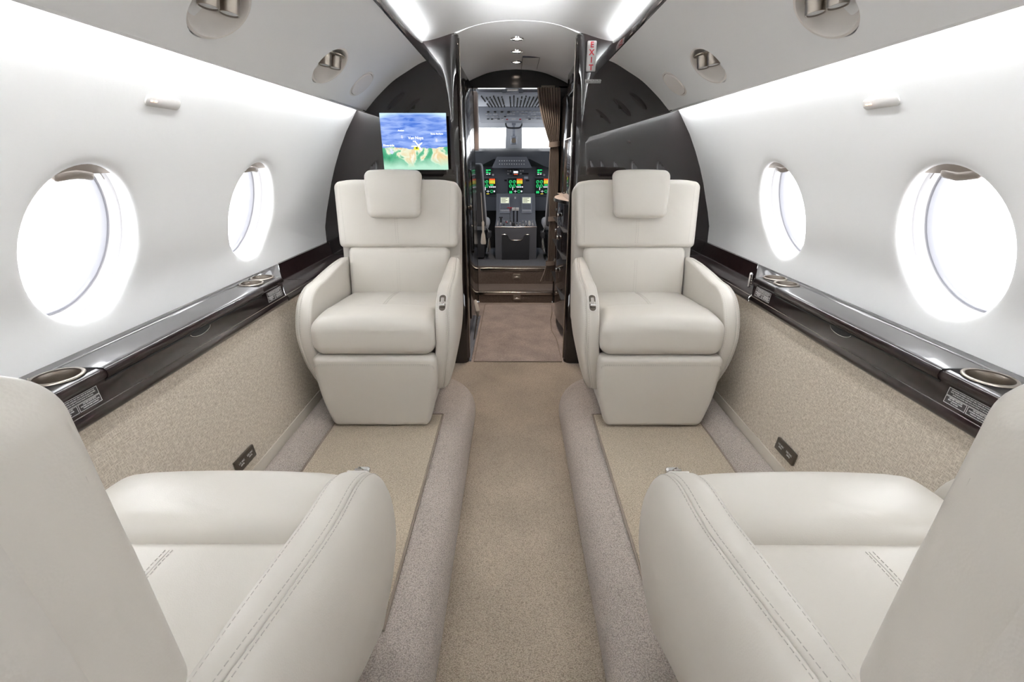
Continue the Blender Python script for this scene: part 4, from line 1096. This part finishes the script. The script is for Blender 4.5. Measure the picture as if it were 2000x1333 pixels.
# glareshield
e = empty('glareshield', (-.04, 5.75, 1.26)); tag(e, 'dark glareshield with row of small buttons below the windshield', 'glareshield')
g = G(); rows = []
for x in [-.80+.05*k for k in range(33)]:
    ax = abs(x); top = 1.375-max(0, ax-.34)*.35*0; 
    k = min(1, max(0, (ax-.20)/.18))
    rows.append([(x, 6.20, 1.372-1.26-.02), (x, 5.95, 1.378-1.26), (x, 5.72, 1.340-1.26), (x, 5.62, 1.290-1.26-.06*k), (x, 5.60, 1.26-1.26-.085*k+.02*0), (x, 5.66, 1.18-1.26)])
rows = [[(a, b-5.75, c) for a, b, c in r] for r in rows]
g.grid(rows); g.build('hood', M['cp_glare'], e, ang=30)
g = G(); g.add([(-.225, -.172, -.095), (.225, -.172, -.095), (.165, -.150, .022), (-.165, -.150, .022), (-.225, -.13, -.095), (.225, -.13, -.095), (.165, -.12, .022), (-.165, -.12, .022)], [(0, 1, 2, 3), (0, 4, 7, 3), (1, 5, 6, 2), (3, 2, 6, 7), (0, 1, 5, 4)]); pnl = g.build('guidance_panel', M['cp_panel'], e, smooth=False)
for r_ in range(2):
    for k in range(11):
        g = G(); w = .0055; g.rbox((w, .004, w), .002, (1, 1, 1), 2); g.build('button', M['knob'], pnl, loc=(-.135+.027*k, -.164-.004*(1-r_)*.5-.003, -.020-.034*r_))
# instrument panel with displays
e = empty('instrument_panel', (-.04, 5.70, .955)); tag(e, 'grey instrument panel with three large coloured displays', 'instrument panel')
g = G(); g.box(-.75, .75, 0, .03, -.26, .235); g.build('face', M['cp_panel'], e, smooth=False)
def col(n, c, s=.5): 
    if n not in M: M[n] = mat(n, (0, 0, 0), .4, emit=c, estr=s)
    return M[n]
GR, RD, YL, WH = col('display green', (.02, .65, .18)), col('display red', (.9, .10, .03)), col('display yellow', (.85, .68, .05)), col('display white', (.75, .78, .85))
def arcs(g, cx, cz, r, a0, a1, w, y=-.0135):
    n = 14; rows = []
    for k in range(n+1):
        a = math.radians(a0+(a1-a0)*k/n); rows.append([(cx+r*math.cos(a), y, cz+r*math.sin(a)), (cx+(r-w)*math.cos(a), y, cz+(r-w)*math.sin(a))])
    g.grid(rows)
def big_display(x):
    g = G(); g.rbox((.098, .006, .104), .004, (1, 1, 1), 2); b_ = g.build('display_bezel', M['cp_panel'], e, loc=(x, -.005, .010))
    g = G(); g.box(-.088, .088, -.0125, -.006, -.088, .090); g.build('display_glass', M['screen_dark'], b_, smooth=False)
    g = G(); 
    for cx in (-.055, -.012):
        for cz in (.050, .005): arcs(g, cx, cz, .018, 30, 300, .006); g.box(cx, cx+.018, -.0136, -.013, cz-.004, cz+.002)
    g.box(-.070, -.056, -.0136, -.013, -.075, -.050); g.box(-.052, -.038, -.0136, -.013, -.075, -.050); arcs(g, .04, -.053, .016, 0, 360, .004); g.box(.02, .06, -.0136, -.013, .010, .022)
    g.build('green_dials', GR, b_, smooth=False)
    g = G(); g.box(.014, .080, -.0136, -.013, .070, .084); g.build('red_bars', RD, b_, smooth=False)
    g = G(); 
    for k in range(4): g.box(.016+.017*k, .028+.017*k, -.0136, -.013, .030, .068)
    g.box(-.02, .01, -.0136, -.013, -.084, -.078); g.build('yellow_bars', YL, b_, smooth=False)
    g = G()
    for k in range(4): g.box(.012+.020*k, .026+.020*k, -.0136, -.013, -.012, .002)
    g.box(-.035, -.028, -.0136, -.013, -.04, -.005); g.box(.062, .078, -.0136, -.013, -.062, -.045); g.box(-.02, .016, -.0136, -.013, -.055, -.051); g.box(-.004, .0, -.0136, -.013, -.07, -.04)
    g.build('white_marks', WH, b_, smooth=False)
for x in (.042, -.272, .352): big_display(x)
def small_display(x, z, w, hh, parts):
    g = G(); g.rbox((w+.012, .006, hh+.010), .004, (1, 1, 1), 2); b_ = g.build('radio_bezel', M['cp_panel'], e, loc=(x, -.005, z))
    g = G(); g.box(-w, w, -.0125, -.006, -hh, hh); g.build('display_glass', M['screen_dark'], b_, smooth=False)
    for m_, bx in parts:
        g = G()
        for q in bx: g.box(q[0], q[1], -.0136, -.013, q[2], q[3])
        g.build('display_marks', m_, b_, smooth=False)
for x in (-.266, .316):
    small_display(x, .165, .030, .034, [(GR, [(-.026, -.004, .012, .028), (.0, .026, .016, .028), (-.026, -.002, -.010, .004), (.004, .024, -.012, -.002)]), (WH, [(-.024, -.008, -.028, -.018), (.002, .022, -.026, -.018)])])
    g = G(); g.lathe([(.012, 0), (.010, .010), (.0005, .011)], 14, caps=False); o = g.build('radio_knob', M['knob'], e, loc=(x+.052, -.006, .135)); o.rotation_euler = (PI/2, 0, 0)
small_display(.045, .155, .032, .032, [(WH, [(-.026, .026, -.002, .022)]), (RD, [(-.022, .022, -.018, -.012)])])
for x, z in ((-.042, .178), (-.015, .178), (-.042, .148), (.100, .178), (.126, .178), (.102, .148)):
    g = G(); g.rbox((.009, .004, .008), .002, (1, 1, 1), 2); g.build('indicator_button', M['knob'], e, loc=(x, -.004, z))
for x0, x1, z0, z1 in ((-.02, .0, .140, .152), (.12, .19, .138, .156), (-.085, -.050, .066, .084), (.160, .200, .066, .084)):
    g = G(); g.box(x0, x1, -.004, 0, z0, z1); g.build('blank_gauge', M['blackm'], e, smooth=False)
g = G(); g.box(.140, .185, -.003, 0, .092, .118); g.build('placard', M['cp_light'], e, smooth=False)
g = G(); g.box(-.75, .75, .05, .09, -.70, -.26); g.build('footwell_back', M['blackm'], e, smooth=False)

# centre pedestal
e = empty('center_pedestal', (0, 5.10, .25)); tag(e, 'grey centre pedestal with throttle levers, two small screens and document pocket', 'pedestal')
g = G(); g.prism([(5.06, .0), (5.06, .335), (5.08, .345), (5.42, .375), (5.60, .640), (5.68, .640), (5.68, 0)], -.215, .225, 'x'); g.xf(Matrix.Translation((0, -5.10, 0)))
g.build('housing', M['cp_panel'], e, bevel=.004)
g = G(); g.tube([(-.215, -.042, .340), (.225, -.042, .340)], .004, 6); g.build('front_edge', M['steel'], e)
g = G(); pk = [(-.145, 0), (.145, 0), (.150, .265), (.125, .268), (.095, .262), (.078, .225), (.055, .208), (-.045, .208), (-.068, .225), (-.085, .262), (-.115, .268), (-.142, .265)]
g.prism([(a, b+.0) for a, b in pk], -.075, -.045); o = g.build('document_pocket', M['cp_glare'], e, bevel=.002)
g = G(); g.tube([(a, -.077, b) for a, b in pk[2:]], .0032, 6); g.build('pocket_trim', M['steel'], o)
# upper sloping face: two screens, keys, levers
up = Vector((0, .18, .265)).normalized(); fc = Vector((0, .41, .5075))
sl = empty('x'); frame(sl, (1, 0, 0), up, fc); Ms = sl.matrix_basis.copy(); bpy.data.objects.remove(sl)
def onslope(g, name, m_, parent=None, **k):
    o = g.build(name, m_, parent or e, **k); o.matrix_basis = Ms; return o
CR = col('cdu cream', (.42, .44, .34), .8)
for x in (-.118, .128):
    g = G(); g.box(x-.058, x+.058, -.085, .118, 0, .006); onslope(g, 'control_display_unit', M['shell_grey'], bevel=.002)
    g = G(); g.box(x-.046, x+.046, .040, .110, .006, .0075); onslope(g, 'display', CR, smooth=False)
    g = G(); 
    for r_ in range(4): g.box(x-.040, x-.040+.05+.02*(r_ % 2), .050+.016*r_, .056+.016*r_, .0075, .008)
    onslope(g, 'display_lines', M['cp_dark'], smooth=False)
    g = G()
    for r_ in range(4):
        for k in range(9): g.box(x-.048+.011*k, x-.042+.011*k, -.030+.016*r_-.0, -.024+.016*r_, .006, .009)
    onslope(g, 'keypad', M['cp_dark'], smooth=False)
    g = G()
    for k in range(6): g.box(x-.046+.017*k, x-.036+.017*k, -.062, -.050, .006, .011)
    onslope(g, 'key_row', M['knob'], smooth=False)
g = G(); g.rbox((.010, .016, .012), .004, (1, 1, 1), 2); o = g.build('trim_wheel', M['white_knob'], e, loc=(0, .43, .60))
for x in (-.018, .020):
    g = G(); g.tube([(x, .20, .36), (x, .17, .44), (x, .15, .49)], .008, 8); lv = g.build('throttle_lever', M['cp_dark'], e)
    g = G(); g.rbox((.018, .012, .016), .005, (1, 1, 1), 2); k_ = g.build('lever_knob', M['white_knob'], lv, loc=(x, .145, .505))
g = G(); g.tube([(-.058, .25, .36), (-.058, .22, .50)], .003, 6); lv = g.build('brake_rod', M['steel'], e)
g = G(); g.tube([(-.088, .215, .512), (-.03, .215, .512)], .006, 8); g.tube([(-.058, .215, .512), (-.058, .215, .485)], .006, 8); g.build('red_handle', M['red_knob'], lv)
g = G(); g.tube([(-.155, .10, .35), (-.155, .09, .42)], .009, 8); g.tube([(-.175, .09, .425), (-.135, .09, .425)], .006, 8); g.build('flap_lever', M['cp_dark'], e)
g = G(); g.rbox((.018, .02, .022), .012, (1, 1, 1), 4); g.build('trim_knob', M['cp_dark'], e, loc=(-.022, .0, .362))
g = G(); g.lathe([(.010, 0), (.009, .012), (.0005, .014)], 12, caps=False); g.build('red_button', M['red_knob'], e, loc=(-.095, .16, .360))
g = G(); g.lathe([(.013, 0), (.013, .03), (.008, .04), (.0005, .042)], 12, caps=False); g.build('rotary_knob', M['lens'], e, loc=(.150, .04, .352))
cnt = 0
for r_ in range(5):
    for k in range(12):
        if rnd.random() < .35: continue
        x = -.19+.034*k; y = -.01+.05*r_
        if abs(x) < .035 and y > .05: continue
        g = G(); w = .004+.004*rnd.random(); g.box(-w, w, -w, w, 0, .010); g.build('pedestal_switch', M['knob'] if rnd.random() < .7 else M['knob_d'], e, smooth=False, loc=(x, y, .349+.03*(y+.02)/.34))

# pilot seats
def pilot_seat(x, lab):
    e = empty('pilot_seat', (x, 4.98, .25)); tag(e, lab, 'pilot seat', 'cockpit seats')
    g = G(); g.rbox((.19, .035, .30), .03, (4, 1, 6), 4, lambda a, b, c: (a*(1-.22*(c/.30+1)/2), b+.10*c-.0, c+.66)); g.build('backrest', M['seat_dark'], e)
    g = G(); g.rbox((.20, .035, .31), .034, (4, 1, 6), 4, lambda a, b, c: (a*(1-.20*(c/.31+1)/2), b+.10*c+.045, c+.66)); g.build('sheepskin_back', M['sheep'], e)
    g = G(); g.rbox((.07, .03, .045), .02, (2, 1, 2), 3, lambda a, b, c: (a, b+.09, c+1.0)); g.build('headrest', M['seat_dark'], e)
    g = G(); g.rbox((.21, .20, .05), .04, (4, 4, 1), 4, lambda a, b, c: (a, b+.22, c+.36)); g.build('seat_pan', M['sheep'], e)
    g = G(); g.box(-.16, .16, .05, .40, .02, .31); g.build('seat_frame', M['cp_dark'], e, bevel=.01)
    s_ = 1 if x < 0 else -1
    g = G(); g.tube([(s_*.19, .02, .34), (s_*.215, -.01, .30), (s_*.22, .0, .12)], .010, 8); g.tube([(s_*.20, .10, .30), (s_*.22, .0, .28), (s_*.20, -.05, .10)], .008, 8); g.build('side_mechanism', M['steel'], e)
    g = G(); g.box(s_*.195, s_*.235, -.03, .12, .24, .30); g.build('armrest_box', M['cp_dark'], e, bevel=.008)
    return e
pilot_seat(-.49, 'left pilot seat with dark back and grey sheepskin cover')
pilot_seat(.50, 'right pilot seat with dark back and grey sheepskin cover, partly behind the curtain')
# tassel hanging at the left jamb and the tan folded panel in the doorway
e = empty('tassel', (-.305, 4.50, .62)); tag(e, 'cream rope tassel hanging at the left of the cockpit doorway', 'tassel')
g = G(); g.tube([(-.012, 0, .35), (-.003, 0, .12), (0, 0, .09)], .0035, 6); g.build('cord', M['tassel'], e)
g = G(); g.lathe([(.004, .10), (.012, .085), (.012, .02), (.009, .0), (.018, -.03), (.026, -.10), (.022, -.115)], 16); g.build('skirt', M['tassel'], e)
e = empty('folded_visor', (-.345, 4.45, 1.555)); tag(e, 'tall narrow taupe padded panel at the upper left of the cockpit doorway', 'panel')
g = G(); g.rbox((.022, .06, .23), .014, (1, 1, 3), 3); g.build('pad', M['tan_box'], e)
g = G(); g.box(-.006, .006, -.01, .01, .23, .32); g.build('hanger', M['steel'], e, smooth=False)

# ------------------------------------------------------------------ light and exposure
w = bpy.data.worlds.new('overcast sky'); sc.world = w; w.use_nodes = True
bg = w.node_tree.nodes['Background']; bg.inputs[0].default_value = (.96, .98, 1, 1); bg.inputs[1].default_value = 2.3
for (x, y, z, sx_, sy_) in ((0, 6.12, 1.47, 1.7, .45),):
    ld = bpy.data.lights.new('windshield portal', 'AREA'); ld.shape = 'RECTANGLE'; ld.size = sx_; ld.size_y = sy_; ld.cycles.is_portal = True
    lo = bpy.data.objects.new('windshield_portal', ld); C.objects.link(lo); lo['kind'] = 'structure'; lo.location = (x, y, z); lo.rotation_euler = Vector((0, -1, -.9)).to_track_quat('-Z', 'Y').to_euler()
sc.view_settings.view_transform = 'Standard'; sc.view_settings.look = 'None'; sc.view_settings.gamma = 1
sc.view_settings.use_curve_mapping = False
sc.view_settings.exposure = 1.38
